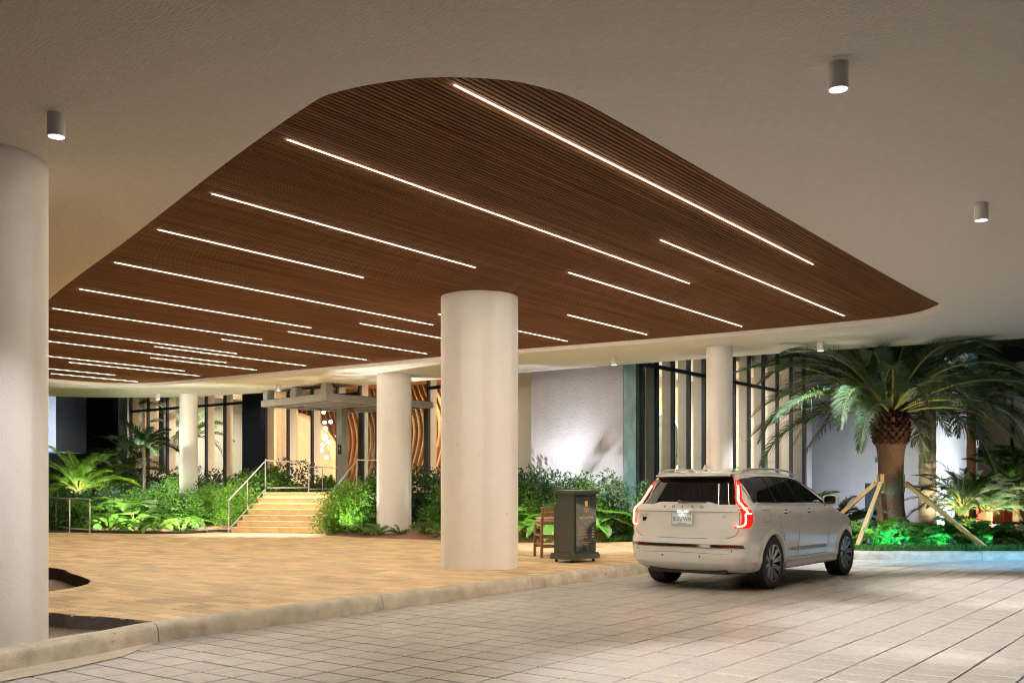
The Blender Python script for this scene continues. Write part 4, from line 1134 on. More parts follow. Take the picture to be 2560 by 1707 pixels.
# ---- landscape lights
def spike(x, y, z, target, watts, deg, label, group, col=(1, .93, .75)):
    t = thing('spike_light', label, 'garden light', (x, y, z), 0, group)
    d = (Vector(target) - Vector((x, y, z+.22))).normalized(); p = Vector((0, 0, .22))
    m_ = MB(); m_.tube([(0, 0, -.05), (0, 0, .18)], .012, 8); m_.build('spike', 'black', t)
    m_ = MB(); m_.tube([tuple(p-d*.07), tuple(p+d*.05)], .038, 12); m_.build('head', 'black', t, smooth=True, sharp=40)
    spot('lamp', tuple(p+d*.06), tuple(p+d), watts, deg, col, .5, .03, t)
LGr = 'small black spike lights among the plants'
K = K_UP
spike(18.75, 19.6, .2, (19.3, 20.0, 1.0), K*1.6, 100, 'spike light on the mulch lighting the bright bush by the steps', LGr)
spike(19.25, 19.35, .22, (19.5, 18.8, 2.2), K*1.6, 70, 'spike light grazing the side of the medium column', LGr, (1, .95, .85))
spike(19.2, 14.9, .2, (20.0, 14.5, .8), K*2.6, 130, 'spike light lighting the lobed leaves beside the big column', LGr)
spike(19.5, 13.3, .2, (20.3, 13.6, .8), K*2.6, 130, 'spike light hidden behind the valet stand', LGr)
spike(21.48, 14.6, .95, (22.2, 14.5, 2.2), K*1.5, 140, 'spike light throwing plant shadows onto the grey wall', LGr, (.95, .95, 1))
spike(17.6, 24.5, .2, (18.4, 25.4, .8), K*2.4, 130, 'spike light below the pale spreading plant', LGr)
spike(19.2, 27.35, .35, (19.6, 27.8, 2.6), K*2.0, 80, 'spike light grazing the slender column in the leafy bed', LGr, (1, .96, .88))
spike(16.3, 26.0, .2, (17.4, 26.6, .8), K*2.0, 140, 'spike light deep in the wide leafy bed', LGr)
spike(18.7, 24.75, .25, (19.5, 25.2, 1.2), K*1.8, 110, 'spike light beside the lowest step', LGr)
px_, py_ = cam_frame(-14.15, 32.2); spike(px_, py_, 1.0, (*cam_frame(-14.25, 33.0), 2.0), K*1.6, 100, 'spike light at the foot of the pale feather palm', LGr)
spike(22.9, 32.6, .7, (23.4, 33.6, 2), K*.9, 100, 'spike light glowing against the far glass', LGr, (.9, .97, 1))
TG = 'blue green garden lights on the palm island'
for (a, b_), tg, w, c_, lb in (((7.55, 21.2), (8.2, 21.9, .35), 1.3, (.10, 1, .75), 'small blue spike light beside the car end of the ferns'), ((8.2, 20.95), (8.3, 21.9, .3), 1.2, (.10, .95, 1), 'small blue spike light in the grass before the ferns'),
                               ((9.2, 21.0), (9.1, 22.0, .3), 1.2, (.08, 1, .85), 'small blue spike light before the palm trunk'), ((10.35, 21.3), (10.0, 21.9, .35), .8, (.15, .8, 1), 'small blue spike light beside the longest brace')):
    spike(*cam_frame(a, b_), .13, (*cam_frame(*tg[:2]), tg[2]), K*w*.7, 110, lb, TG, c_)
spike(*cam_frame(7.5, 20.95), .13, (*cam_frame(8.5, 22.4), 4.2), K*1.0, 58, 'garden light shining up into the date palm crown', LGr, (1, .82, .5))
spike(*cam_frame(9.9, 21.2), .13, (*cam_frame(8.7, 22.4), 4.2), K*.9, 58, 'second garden light shining up into the date palm crown', LGr, (1, .82, .5))
spike(*cam_frame(11.05, 24.6), .13, (*cam_frame(11.5, 25.2), 1.4), K*1.4, 120, 'warm garden light at the foot of the upright pygmy palm', LGr, (1, .9, .6))
spike(*cam_frame(12.2, 24.9), .13, (*cam_frame(12.6, 25.6), 1.4), K*1.4, 120, 'warm garden light before the crooked pygmy palm', LGr, (1, .95, .7))
spike(39.0, 6.6, -.02, (39.6, 9.3, 1.8), K*3.5, 110, 'garden light washing the white wing wall', LGr, (.85, .95, 1))
spike(33.2, 10.6, .14, (36.0, 11.3, 2.5), K*.6, 120, 'added low fill light on the shaded face of the white wing', LGr, (.8, .88, 1))  # added lamp to lift the dark wing wall, no known fixture
spike(*cam_frame(7.6, 25.0), .13, (*cam_frame(8.0, 28.0), 1.5), K*1.2, 130, 'garden light among the shrubs behind the car', LGr, (.9, 1, .7))

for x, y, tg, w, lb in ((16.0, 27.3, (17.0, 27.6, .8), 2.0, 'added spike light behind the low curved railing'), (18.3, 28.6, (19.0, 28.8, 1.4), 2.0, 'added spike light among the tall leaves behind the slender column'), (20.4, 24.95, (20.9, 25.5, 1.5), 1.4, 'added spike light beside the landing shrubs'),
                        (16.9, 24.3, (17.4, 25.2, .7), 2.0, 'added spike light at the black edging of the wide bed'), (19.4, 16.3, (20.3, 16.5, .9), 1.3, 'added spike light on the mulch behind the big column'), (20.1, 12.6, (20.8, 13.0, .9), 2.0, 'added spike light at the grass edge behind the valet stand'),
                        (21.3, 11.5, (22.0, 12.0, .9), 1.2, 'added spike light in the grass behind the parked car'), (20.3, 15.9, (20.9, 15.6, 1.2), 1.6, 'added spike light under the hedge end beside the big column')):
    spike(x, y, bez(x, y) if x < 21 and y > 12.5 else .15, tg, K*w, 150, lb, LGr)  # extra lamps added to brighten the beds more evenly
spike(*cam_frame(-20.6, 42.0), 1.0, (*cam_frame(-21.2, 45.2), 5), K*3, 80, 'garden light under the overhanging neighbour block', LGr, (.85, .92, 1))
# orange barrier and kerb stones beyond the island
ob = thing('orange_barrier', 'orange plastic mesh barrier standing across the far back road', 'barrier', (*cam_frame(19.2, 38.0), 0), PHI - PI/2)
mat('orange_mesh', (.55, .10, .02), .7)
m_ = MB(); m_.box(-2.2, 3, -.02, .02, .12, 1.05); m_.build('mesh_panel', 'orange_mesh', ob)
for k in range(4): m_ = MB(); m_.box(-2.1+1.6*k, -2.03+1.6*k, -.06, -.025, -.05, 1.15); m_.build('post', 'orange_mesh', ob)
for k in range(3):
    ws = MB(); ws.box(-.9, .9, -.08, .08, -.03, .12); tag(ws.build('wheel_stop', 'white_trim', None, loc=(*cam_frame(14.9+2.1*k, 36.5), 0), rot=(0, 0, PHI-PI/2)), 'white concrete wheel stop on the far back road', 'wheel stop', 'wheel stops on the back road')

# potted fiddle leaf plant behind the glass
fl = thing('fiddle_leaf_plant', 'tall fiddle leaf plant standing in the bright room behind the glass', 'plant', (26.1, 13.55, FLOOR))
m_ = MB(); m_.lathe([(.13, 0), (.17, .3), (.16, .31)], 20); m_.build('pot', 'white_trim', fl, smooth=True, sharp=40)
m_ = MB(); m_.tube([(0, 0, .28), (.02, .01, 1.1), (0, 0, 2.0)], [.018, .014, .008], 6); m_.build('stem', 'bark_grey', fl)
rf = random.Random(2)
for k in range(30): place('leaf', BIGL[1], fl, (0, 0, .5+1.45*k/30-.1), (rf.uniform(-.3, .3), rf.uniform(-.3, .2), k*2.4), rf.uniform(.36, .5))

for k, (x, y, s_) in enumerate(((21.85, 13.55, 1.35), (21.85, 15.5, 1.3))):
    leafy(x, y, .6, s_, 'broad leaved plant standing in the light at the foot of the grey shadow wall', 'broad leaved plants at the foot of the shadow wall', k % 2, 10, k+120)

# ---------------------------------------------------------------- parked car
mat('car_paint', (.86, .855, .845), .10, spec=.5, coat=1.0, var=.03, vscale=3)
mat('car_glass', (.006, .006, .007), .03, spec=.6, coat=.6)
mat('car_black', (.010, .010, .011), .25, spec=.5)
mat('car_trim', (.02, .02, .02), .55)
mat('chrome', (.62, .62, .63), .12, metal=1.0)
mat('alu', (.42, .42, .43), .3, metal=.9)
mat('silver_trim', (.50, .52, .55), .42, metal=.7)
mat('tyre', (.022, .022, .022), .75, var=.25, vscale=12, bump=.2, bscale=80)
mat('rim_dark', (.008, .008, .009), .5)
mat('lamp_red', (.25, .005, .004), .15, emit=(1, .012, .006), estr=1.1, coat=1.0)
mat('led_red', (1, .1, .05), .4, emit=(1, .14, .07), estr=34)
mat('reflector_red', (.10, .004, .004), .2, coat=1.0)
mat('plate_white', (.78, .82, .82), .4)
mat('plate_teal', (.02, .22, .24), .5)
mat('plate_orange', (.75, .18, .03), .5)
mat('plate_led', (1, 1, 1), .4, emit=(.55, .85, 1), estr=8)
mat('gap', (.03, .028, .026), .8)
mat('mirror', (.8, .8, .8), .03, metal=1.0)

def table(pts, s=.018):
    zz = np.linspace(.2, 1.8, 801); y = np.interp(zz, [p[0] for p in pts], [p[1] for p in pts])
    k = np.exp(-.5*((np.arange(-60, 61)*.002)/s)**2); k /= k.sum()
    ys = np.convolve(np.pad(y, 60, mode='edge'), k, 'valid')
    return lambda z: np.interp(z, zz, ys)
W_ = table([(.26,.86),(.32,.915),(.42,.945),(.55,.948),(.7,.962),(.85,.972),(1.0,.974),(1.1,.966),(1.18,.950),(1.24,.925),(1.28,.905),(1.4,.855),(1.5,.808),(1.6,.752),(1.65,.712),(1.69,.655),(1.72,.56),(1.745,.42),(1.76,.26),(1.77,.08)], .014)
XR = table([(.26,-.80),(.33,-.93),(.40,-1.0),(.5,-1.035),(.62,-1.045),(.70,-1.04),(.75,-1.02),(.785,-.985),(.9,-.992),(1.0,-.978),(1.12,-.966),(1.135,-.985),(1.19,-.975),(1.215,-.935),(1.3,-.88),(1.4,-.815),(1.5,-.75),(1.58,-.70),(1.625,-.675),(1.64,-.72),(1.67,-.68),(1.70,-.52),(1.73,-.2),(1.75,.1),(1.77,.5)], .010)
XF = table([(.26,3.5),(.4,3.8),(.6,3.87),(.8,3.865),(.9,3.84),(.95,3.78),(1.0,3.62),(1.05,3.35),(1.1,3.05),(1.15,2.75),(1.2,2.58),(1.3,2.36),(1.4,2.12),(1.5,1.87),(1.6,1.58),(1.65,1.4),(1.69,1.2),(1.72,1.05),(1.745,.95),(1.76,.85),(1.77,.7)], .014)
LR = table([(.2,.42),(1.1,.40),(1.25,.46),(1.6,.42),(1.7,.35),(1.77,.2)]); NR = 3.1
LF = table([(.2,1.0),(.95,1.0),(1.05,.9),(1.15,.5),(1.3,.42),(1.77,.25)]); NF = 2.5
def rear_x(y, z):
    w = W_(z); q = min(1, abs(y)/w); return XR(z) + LR(z)*(1-(1-q**NR)**(1/NR))
def side_y(x, z):
    w = W_(z); a = XR(z)+LR(z); b = XF(z)-LF(z)
    if x < a: t = min(1, max(0, (a-x)/LR(z))); return w*(1-t**NR)**(1/NR)
    if x > b: t = min(1, max(0, (x-b)/LF(z))); return w*(1-t**NF)**(1/NF)
    return w
car = thing('parked_car', 'white large suv with glowing red tail lights parked at the kerb', 'car', (13.93, 6.60, 0), math.radians(-1.4))
# body shell as plan slices
zs = np.concatenate([np.linspace(.27, 1.12, 46), np.linspace(1.135, 1.62, 28), np.linspace(1.632, 1.769, 24)])
ARCH = [(0.0, .385, .425), (2.984, .385, .425)]
ring = []
for z in zs:
    w, xr, xf, lr, lf = W_(z), XR(z), XF(z), LR(z), LF(z); R = []
    for k in range(28): a = k/28*PI/2; R.append((xr + lr*(1-abs(math.cos(a))**(2/NR)), w*math.sin(a)**(2/NR)))
    x0, x1 = xr+lr, xf-lf
    for k in range(150): R.append((x0+(x1-x0)*k/150, w))
    for k in range(25): a = k/24*PI/2; R.append((x1 + lf*math.sin(a)**(2/NF), w*abs(math.cos(a))**(2/NF)))
    ring.append([(x, y, z) for x, y in R] + [(x, -y, z) for x, y in reversed(R[1:-1])])
bd = MB(); nv = len(ring[0])
bd.grid(ring, closed_v=True)
bd.add(ring[-1], [tuple(range(nv))])
def in_arch(v):
    return any((v[0]-a)**2 + (v[2]-b)**2 < r*r for a, b, r in ARCH) and abs(v[1]) > .55
keep = []
for f in bd.f:
    c = np.mean([bd.v[i] for i in f], axis=0) if len(f) < 10 else (0, 0, 9)
    if len(f) < 10 and in_arch(c): continue
    keep.append(tuple(reversed(f)) if len(f) < 10 else f)
bd.f = keep; bd.m = [0]*len(keep)
body = bd.build('body', 'car_paint', car, smooth=True)
bm = bmesh.new(); bm.from_mesh(body.data); bmesh.ops.recalc_face_normals(bm, faces=bm.faces); bm.to_mesh(body.data); bm.free(); body.data.update()
u_ = MB(); u_.box(-.85, 3.6, -.62, .62, .24, .34); u_.build('underbody', 'car_trim', car)
u_ = MB(); u_.box(-.80, -.66, -.58, .58, .27, .36); u_.box(-.84, -.74, -.12, .14, .245, .30); u_.build('diffuser', 'car_trim', car)
# arches: flared lips and liners
for sgn in (1, -1):
    for a, b, r in ARCH:
        P = []; m_ = MB()
        for k in range(41):
            t = -.30 + (PI+.60)*k/40; c_, s_ = math.cos(t), math.sin(t); row = []
            for rr_, dy in ((r-.018, -.05), (r-.016, .020), (r+.006, .026), (r+.05, .014), (r+.085, -.004)):
                x, z = a+rr_*c_, b+rr_*s_
                row.append((x, sgn*(side_y(x, max(.28, min(1.15, z)))+dy), z))
            if row[1][2] > .27: P.append(row)
        m_.grid(P); m_.build('wheel_arch', 'car_paint', car, smooth=True)
        l_ = MB(); P = []
        for k in range(33):
            t = -.25 + (PI+.5)*k/32; P.append([(a+(r-.012)*math.cos(t), sgn*y, b+(r-.012)*math.sin(t)) for y in (.93, .60)])
        l_.grid(P); n = len(P); l_.add([p[1] for p in P], [tuple(range(n))]); l_.build('wheel_well', 'car_trim', car)
# wheels
TR, RR = .381, .268
def make_wheel():
    w = MB()
    prof = [(RR-.006, -.125), (RR+.02, -.135), (TR-.045, -.138), (TR-.012, -.128)]
    tread = [(-.122, TR-.002), (-.088, TR), (-.087, TR-.009), (-.077, TR-.009), (-.076, TR), (-.034, TR+.001), (-.033, TR-.009), (-.023, TR-.009), (-.022, TR+.001), (.022, TR+.001), (.023, TR-.009), (.033, TR-.009), (.034, TR+.001), (.076, TR), (.077, TR-.009), (.087, TR-.009), (.088, TR), (.122, TR-.002)]
    full = prof + [(r, x) for x, r in tread] + [(r, -x) for r, x in reversed(prof)]
    n = 64; rows = [[(r*math.cos(2*PI*k/n), x, r*math.sin(2*PI*k/n)) for r, x in full] for k in range(n)]
    w.grid(rows, closed_u=True); ty = w.mesh('tyre', 'tyre', True); ty.set_sharp_from_angle(angle=.7)
    b = MB(); rows = [[(r*math.cos(2*PI*k/n), x, r*math.sin(2*PI*k/n)) for r, x in ((RR+.002, .128), (RR-.014, .120), (RR-.022, .10), (RR-.03, -.12))] for k in range(n)]
    b.grid(rows, closed_u=True); b.lathe([(RR-.025, 0), (.001, 0)], 48, cap0=False, cap1=False); q = b.v[-96:]; b.v[-96:] = [(x, .03, y) for x, y, z in q]
    rim = b.mesh('rim', 'rim_dark', True); rim.set_sharp_from_angle(angle=.7)
    lip = MB(); rows = [[(r*math.cos(2*PI*k/n), x, r*math.sin(2*PI*k/n)) for r, x in ((RR+.001, .1295), (RR-.008, .127))] for k in range(n)]; lip.grid(rows, closed_u=True)
    lip_me = lip.mesh('rim_lip', 'alu', True)
    sp = MB()
    for off in (-.022, .022):
        r0, r1 = .055, RR-.010; o1 = off; o0 = off*.45; wd = .026
        sp.add([(r0, .095, o0-.008), (r0, .095, o0+.008), (r1, .122, o1+wd/2), (r1, .122, o1-wd/2), (r0, .06, o0-.010), (r0, .06, o0+.010), (r1, .085, o1+wd/2+.003), (r1, .085, o1-wd/2-.003)],
               [(0, 1, 2, 3), (0, 3, 7, 4), (1, 5, 6, 2), (3, 2, 6, 7)])
    spk = sp.mesh('spoke', 'alu')
    hb = MB(); hb.lathe([(.068, .06), (.066, .09), (.045, .098), (.034, .096), (.001, .099)], 24, cap0=False, cap1=False); hb.v = [(x, z, y) for x, y, z in hb.v]; hub = hb.mesh('hub', 'rim_dark', True)
    return ty, rim, lip_me, spk, hub
WHEEL = make_wheel()
for ax in (0, 2.984):
    for sgn in (1, -1):
        ty = place('wheel', WHEEL[0], car, (ax, sgn*.825, TR-.004), (0, random.uniform(0, 1), 0 if sgn > 0 else PI))
        place('rim', WHEEL[1], ty); place('rim_lip', WHEEL[2], ty); place('hub', WHEEL[4], ty)
        for k in range(10): place('spoke', WHEEL[3], ty, (0, 0, 0), (0, k*PI/5, 0))
# surface patches
def side_patch(name, m, xb, xt, zb, zt, sgn, eps=.004, n=14, k=8):
    P = []
    for j in range(k+1):
        t = j/k; row = []
        for i in range(n+1):
            s_ = i/n; xlo = xb[0]+(xb[1]-xb[0])*s_; xhi = xt[0]+(xt[1]-xt[0])*s_; x = xlo+(xhi-xlo)*t
            z = zb(xlo)+(zt(xhi)-zb(xlo))*t; row.append((x, sgn*(side_y(x, z)+eps), z))
        P.append(row)
    m_ = MB(); m_.grid(P); return m_.build(name, m, car, smooth=True)
def rear_patch(name, m, rows, eps=.004, n=24, parent=None, sym=True):
    """rows: (z, q0, q1) as fractions of the half width"""
    P = []
    for z, q0, q1 in rows:
        P.append([(rear_x((q0+(q1-q0)*i/n)*W_(z), z)-eps, (q0+(q1-q0)*i/n)*W_(z), z) for i in range(n+1)])
    m_ = MB(); m_.grid(P); return m_.build(name, m, parent or car, smooth=True)
def line_on_side(name, pts, sgn, r=.003, m='gap', eps=0.0, closed=False):
    m_ = MB(); m_.tube([(x, sgn*(side_y(x, z)+eps), z) for x, z in pts], r, 5, closed=closed, up=(0, 1, 0)); return m_.build(name, m, car)
def line_on_rear(name, pts, r=.003, m='gap', eps=0.0, parent=None):
    m_ = MB(); m_.tube([(rear_x(y, z)-eps, y, z) for y, z in pts], r, 5, up=(1, 0, 0)); return m_.build(name, m, parent or car)
zt_ = lambda x: np.interp(x, [-.70, -.55, -.2, .4, 1.0, 1.3, 1.6, 1.9, 2.15], [1.555, 1.595, 1.625, 1.635, 1.615, 1.575, 1.49, 1.375, 1.255])
zb_ = lambda x: np.interp(x, [-.7, 2.2], [1.255, 1.225])
for sgn in (1, -1):
    side_patch('quarter_window', 'car_glass', (-.60, .16), (-.575, .02), zb_, zt_, sgn)
    side_patch('rear_door_window', 'car_glass', (.21, .98), (.07, .80), zb_, zt_, sgn)
    side_patch('front_door_window', 'car_glass', (1.05, 2.08), (.87, 1.30), zb_, lambda x: float(zt_(x)), sgn, n=18)
    side_patch('pillar_trim', 'car_black', (.16, .21), (.02, .07), zb_, zt_, sgn, .005, 2); side_patch('pillar_trim', 'car_black', (.98, 1.05), (.80, .87), zb_, zt_, sgn, .005, 2)
    side_patch('pillar_trim', 'car_black', (.47, .51), (.36, .40), zb_, zt_, sgn, .006, 2)
    fr = [(x, float(zb_(x))) for x in np.linspace(-.58, 2.1, 24)] + [(2.12, 1.24)] + [(x, float(zt_(x))) for x in np.linspace(2.05, -.55, 30)] + [(-.605, 1.55), (-.625, 1.40), (-.625, 1.30)]
    line_on_side('window_chrome', fr, sgn, .010, 'chrome', .003, True)
    # roof rail
    m_ = MB(); P = []
    for i in range(25):
        t = i/24; x = -.50+1.95*t; h_ = min(1, min(t, 1-t)*9); P.append((x, sgn*.665, 1.665+.02+.045*h_+.02*math.sin(PI*t)-.055*max(0, t-.6)))
    m_.tube(P, [.015]*25, 8); m_.build('roof_rail', 'silver_trim', car, smooth=True)
    # doors: gaps, handles, mouldings
    line_on_side('panel_gap', [(.93, .43), (.93, .8), (.95, 1.05), (1.02, 1.22)], sgn)
    line_on_side('panel_gap', [(2.12, .45), (2.16, .8), (2.14, 1.05), (2.10, 1.21)], sgn)
    line_on_side('panel_gap', [(.44, .60), (.36, .78), (.22, .92), (.17, 1.05), (.17, 1.24)], sgn)
    line_on_side('panel_gap', [(.52, .435), (1.2, .425), (2.14, .435)], sgn, .004)
    line_on_side('panel_gap', [(-.92, .80), (-.70, .79), (-.44, .74)], sgn)
    line_on_side('fuel_flap', [(-.38, .98), (-.16, .98), (-.14, 1.0), (-.14, 1.13), (-.16, 1.15), (-.37, 1.15), (-.39, 1.13), (-.39, 1.0)], sgn, .0025, 'gap', 0, True)
    for x in (.42, 1.32):
        m_ = MB(); m_.tube([(x-.10, sgn*(side_y(x, 1.115)+.012), 1.118), (x-.08, sgn*(side_y(x, 1.115)+.035), 1.119), (x+.08, sgn*(side_y(x, 1.115)+.036), 1.114), (x+.10, sgn*(side_y(x, 1.115)+.012), 1.113)], .016, 8); m_.build('door_handle', 'car_paint', car, smooth=True)
        m_ = MB(); m_.lathe([(.001, 0), (.05, .0)], 16, cap0=False, cap1=False); m_.v = [(x+a_*1.3, sgn*(side_y(x, 1.1)+.002), 1.105+b_) for a_, b_, _ in m_.v]; m_.build('recess_shade', 'car_trim', car)  # flat dark disc, the hollow's shade put in as colour
    m_ = MB(); P = []
    for x in np.linspace(.60, 2.05, 14): P.append([(x, sgn*(side_y(x, .5)+.004), .575), (x, sgn*(side_y(x, .5)+.020), .568), (x, sgn*(side_y(x, .5)+.022), .528), (x, sgn*(side_y(x, .5)+.004), .520)])
    m_.grid(P); m_.build('door_moulding', 'silver_trim', car, smooth=False)
    m_ = MB(); P = []
    for x in np.linspace(.46, 2.54, 14): P.append([(x, sgn*.90, .26), (x, sgn*.945, .285), (x, sgn*.955, .33), (x, sgn*.935, .37)])
    m_.grid(P); m_.build('sill', 'car_paint', car, smooth=True)
    # mirror
    mx, my, mz = 1.98, sgn*1.07, 1.275
    m_ = MB(); rows = []
    for t, sx in ((-.07, .80), (-.045, .98), (0, 1.0), (.05, .85), (.085, .5)):
        rows.append([(mx+t, my+sgn*.125*sx*(abs(math.cos(a))**.6)*(1 if math.cos(a) > 0 else -1), mz+.085*sx*(abs(math.sin(a))**.6)*(1 if math.sin(a) > 0 else -1)) for a in [2*PI*k/20 for k in range(20)]])
    m_.grid(rows, closed_v=True); m_.add(rows[-1], [tuple(range(20))]); mo = m_.build('door_mirror', 'car_paint', car, smooth=True)
    m_ = MB(); m_.add([(mx-.062, y_+.0, z_) for _, y_, z_ in [(0, my+(p[1]-my)*.93, mz+(p[2]-mz)*.93) for p in rows[0]]], [tuple(range(20))]); m_.build('mirror_glass', 'car_glass', mo)
    m_ = MB(); m_.tube([(2.02, sgn*.90, 1.21), (2.0, sgn*1.0, 1.225)], [.035, .03], 8); m_.build('mirror_arm', 'car_trim', mo)
    # head light end seen at the corner
    side_patch('headlight', 'car_glass', (3.30, 3.62), (3.22, 3.50), lambda x: .78, lambda x: .90, sgn, .004, 8, 4)
    # tail light
    rows = [(1.585, .83, .90), (1.45, .82, .905), (1.32, .81, .90), (1.27, .815, .915), (1.22, .845, .955), (1.16, .875, .985), (1.10, .885, .991), (1.0, .885, .991), (.955, .87, .988), (.925, .80, .98), (.905, .79, .965)]
    tl = rear_patch('tail_light', 'lamp_red', [(z, sgn*a_, sgn*b_) for z, a_, b_ in rows], .010, 10)
    led = [(1.50, .868), (1.40, .862), (1.31, .855), (1.27, .863), (1.225, .895), (1.175, .93), (1.14, .955), (1.11, .957)]
    line_on_rear('light_guide', [(sgn*q*W_(z), z) for z, q in led], .015, 'led_red', .012, tl)
    led = [(1.10, .93), (1.05, .932), (1.0, .932), (.955, .925), (.935, .89), (.925, .83)]
    line_on_rear('light_guide', [(sgn*q*W_(z), z) for z, q in led], .014, 'led_red', .012, tl)
    line_on_rear('light_guide', [(sgn*q*W_(1.105), 1.105) for q in (.93, .95, .97, .982)], .010, 'led_red', .012, tl)
    # rear reflectors in the chrome line
    rear_patch('reflector', 'reflector_red', [(.665, sgn*.60, sgn*.93), (.63, sgn*.60, sgn*.95)], .008, 10)
# rear window, spoiler, tailgate
rear_patch('rear_window', 'car_glass', [(z, -.815, .815) for z in np.linspace(1.615, 1.225, 10)], .006, 30)
m_ = MB(); P = []
for i in range(25):
    y = -.62+1.24*i/24; P.append([(rear_x(y, 1.625)+.02, y, 1.612), (rear_x(y, 1.64)-.075, y, 1.622), (rear_x(y, 1.64)-.085, y, 1.636), (rear_x(y, 1.655)-.01, y, 1.652)])
m_.grid(P); m_.build('spoiler', 'car_black', car, smooth=False)
m_ = MB(); P = []
for i in range(25):
    y = -.60+1.20*i/24; P.append([(rear_x(y, 1.64)-.088, y, 1.638), (rear_x(y, 1.64)-.07, y, 1.660), (rear_x(y, 1.70)+.05, y, 1.700)])
m_.grid(P); m_.build('spoiler_top', 'car_paint', car, smooth=True)
m_ = MB(); m_.tube([(XR(1.27)-.02, .10, 1.275), (XR(1.25)-.035, .02, 1.262), (XR(1.25)-.035, -.36, 1.262)], [.022, .014, .008], 8); m_.build('wiper', 'car_trim', car, smooth=True)
# painted hump of the tailgate under the glass
m_ = MB(); P = []
for i in range(31):
    y = -.80+1.60*i/30; t = max(0, min(1, (.52-abs(y))/.12)); P.append([(rear_x(y, 1.20)-.006, y, 1.19), (rear_x(y, 1.22)-.012, y, 1.215), (rear_x(y, 1.235+.03*t)-.012, y, 1.232+.035*t)])
m_.grid(P); m_.build('tailgate_ridge', 'car_paint', car, smooth=True)
line_on_rear('panel_gap', [(-.80, 1.215), (-.815, 1.16), (-.83, 1.1), (-.835, .95), (-.82, .86), (-.78, .80), (-.70, .765), (-.35, .755), (0, .752), (.35, .755), (.70, .765), (.78, .80), (.82, .86), (.835, .95), (.83, 1.1), (.815, 1.16), (.80, 1.215)], .004)
line_on_rear('panel_gap', [(y, .555-.02*abs(y)) for y in np.linspace(-.72, .72, 14)] + [(.82, .50), (.86, .43)], .0025)
line_on_rear('crease_shade', [(y, 1.130) for y in np.linspace(-.80, .80, 20)], .005, 'gap', -.003)  # dark line draws the shade under the tailgate fold
rear_patch('chrome_strip', 'chrome', [(.668, -.86, .86), (.632, -.90, .90)], .006, 30)
line_on_rear('chrome_edge', [(q*W_(.625), .626) for q in np.linspace(-.95, .95, 24)], .006, 'chrome', .006)
line_on_rear('chrome_edge', [(q*W_(.67), .672) for q in np.linspace(-.93, .93, 24)], .004, 'chrome', .006)
# plate, lettering
pl = MB(); xp = XR(1.03)-.012; pl.box(xp-.010, xp, -.165, .165, .945, 1.112); plo = pl.build('licence_plate', 'plate_white', car)
fr_ = MB()
for b_ in ((-.17, .17, 1.108, 1.118), (-.17, .17, .938, .948), (-.172, -.162, .938, 1.118), (.162, .172, .938, 1.118)): fr_.box(xp-.014, xp-.002, *b_)
fr_.build('plate_frame', 'silver_trim', plo)
RX = (PI/2, 0, -PI/2)
text_mesh('RDF', .092, 'plate_teal', 'plate_text', plo, (xp-.0115, .088, 1.022), RX, scale_x=.72)
text_mesh('W41', .092, 'plate_teal', 'plate_text', plo, (xp-.0115, -.088, 1.022), RX, scale_x=.72)
text_mesh('SUNSHINE STATE', .02, 'plate_teal', 'plate_text', plo, (xp-.0115, 0, .962), RX)
for y_, z_ in ((-.008, 1.04), (.014, 1.005)):
    m_ = MB(); m_.lathe([(.001, 0), (.020, 0)], 14, cap0=False, cap1=False); m_.v = [(xp-.0113, y_+a_, z_+b_) for a_, b_, _ in m_.v]; m_.build('orange_mark', 'plate_orange', plo)
m_ = MB(); m_.box(xp-.0112, xp-.010, -.15, -.118, 1.082, 1.102); m_.build('sticker', 'leaf_light', plo)
for y_ in (-.06, .06):
    m_ = MB(); m_.box(XR(1.13)-.022, XR(1.13)-.004, y_-.018, y_+.018, 1.119, 1.124); m_.build('plate_light', 'plate_led', plo)
spot('plate_lamp', (XR(1.13)-.030, 0, 1.128), (XR(1.0)-.012, 0, 1.0), 1.2, 150, (.6, .85, 1), .8, .03, car)
for ch_, y_ in zip('VOLVO', (.30, .15, 0, -.15, -.30)): text_mesh(ch_, .062, 'car_black', 'letter', car, (rear_x(y_, 1.2)-.014, y_, 1.195), (PI/2, 0, -PI/2), .003)
text_mesh('XC90', .062, 'silver_trim', 'model_badge', car, (rear_x(.66, 1.06)-.004, .66, 1.063), (PI/2, 0, -PI/2-.10), .002, shear=.2)
m_ = MB(); yy = .645; m_.box(rear_x(yy, 1.01)-.005, rear_x(yy, 1.01)+.02, yy-.04, yy+.04, .985, 1.04); m_.build('dealer_sticker', 'car_black', car)
text_mesh('B5', .05, 'silver_trim', 'model_badge', car, (rear_x(-.63, 1.06)-.004, -.63, 1.063), (PI/2, 0, -PI/2+.10), .002, shear=.2)
for y_ in (-.75, -.30, .30, .75):
    m_ = MB(); m_.lathe([(.001, 0), (.014, 0)], 12, cap0=False, cap1=False); m_.v = [(rear_x(y_, .57)-.003, y_+a_, .585+b_ if abs(y_) > .5 else .50+b_) for a_, b_, _ in m_.v]; m_.build('parking_sensor', 'car_trim', car)
# antenna fin
m_ = MB(); m_.add([(-.32, -.03, 1.735), (-.32, .03, 1.735), (-.05, -.02, 1.765), (-.05, .02, 1.765), (-.30, 0, 1.815), (-.24, 0, 1.81)], [(0, 1, 4), (0, 4, 5, 2), (1, 3, 5, 4), (2, 5, 3)]); m_.build('antenna_fin', 'car_paint', car)

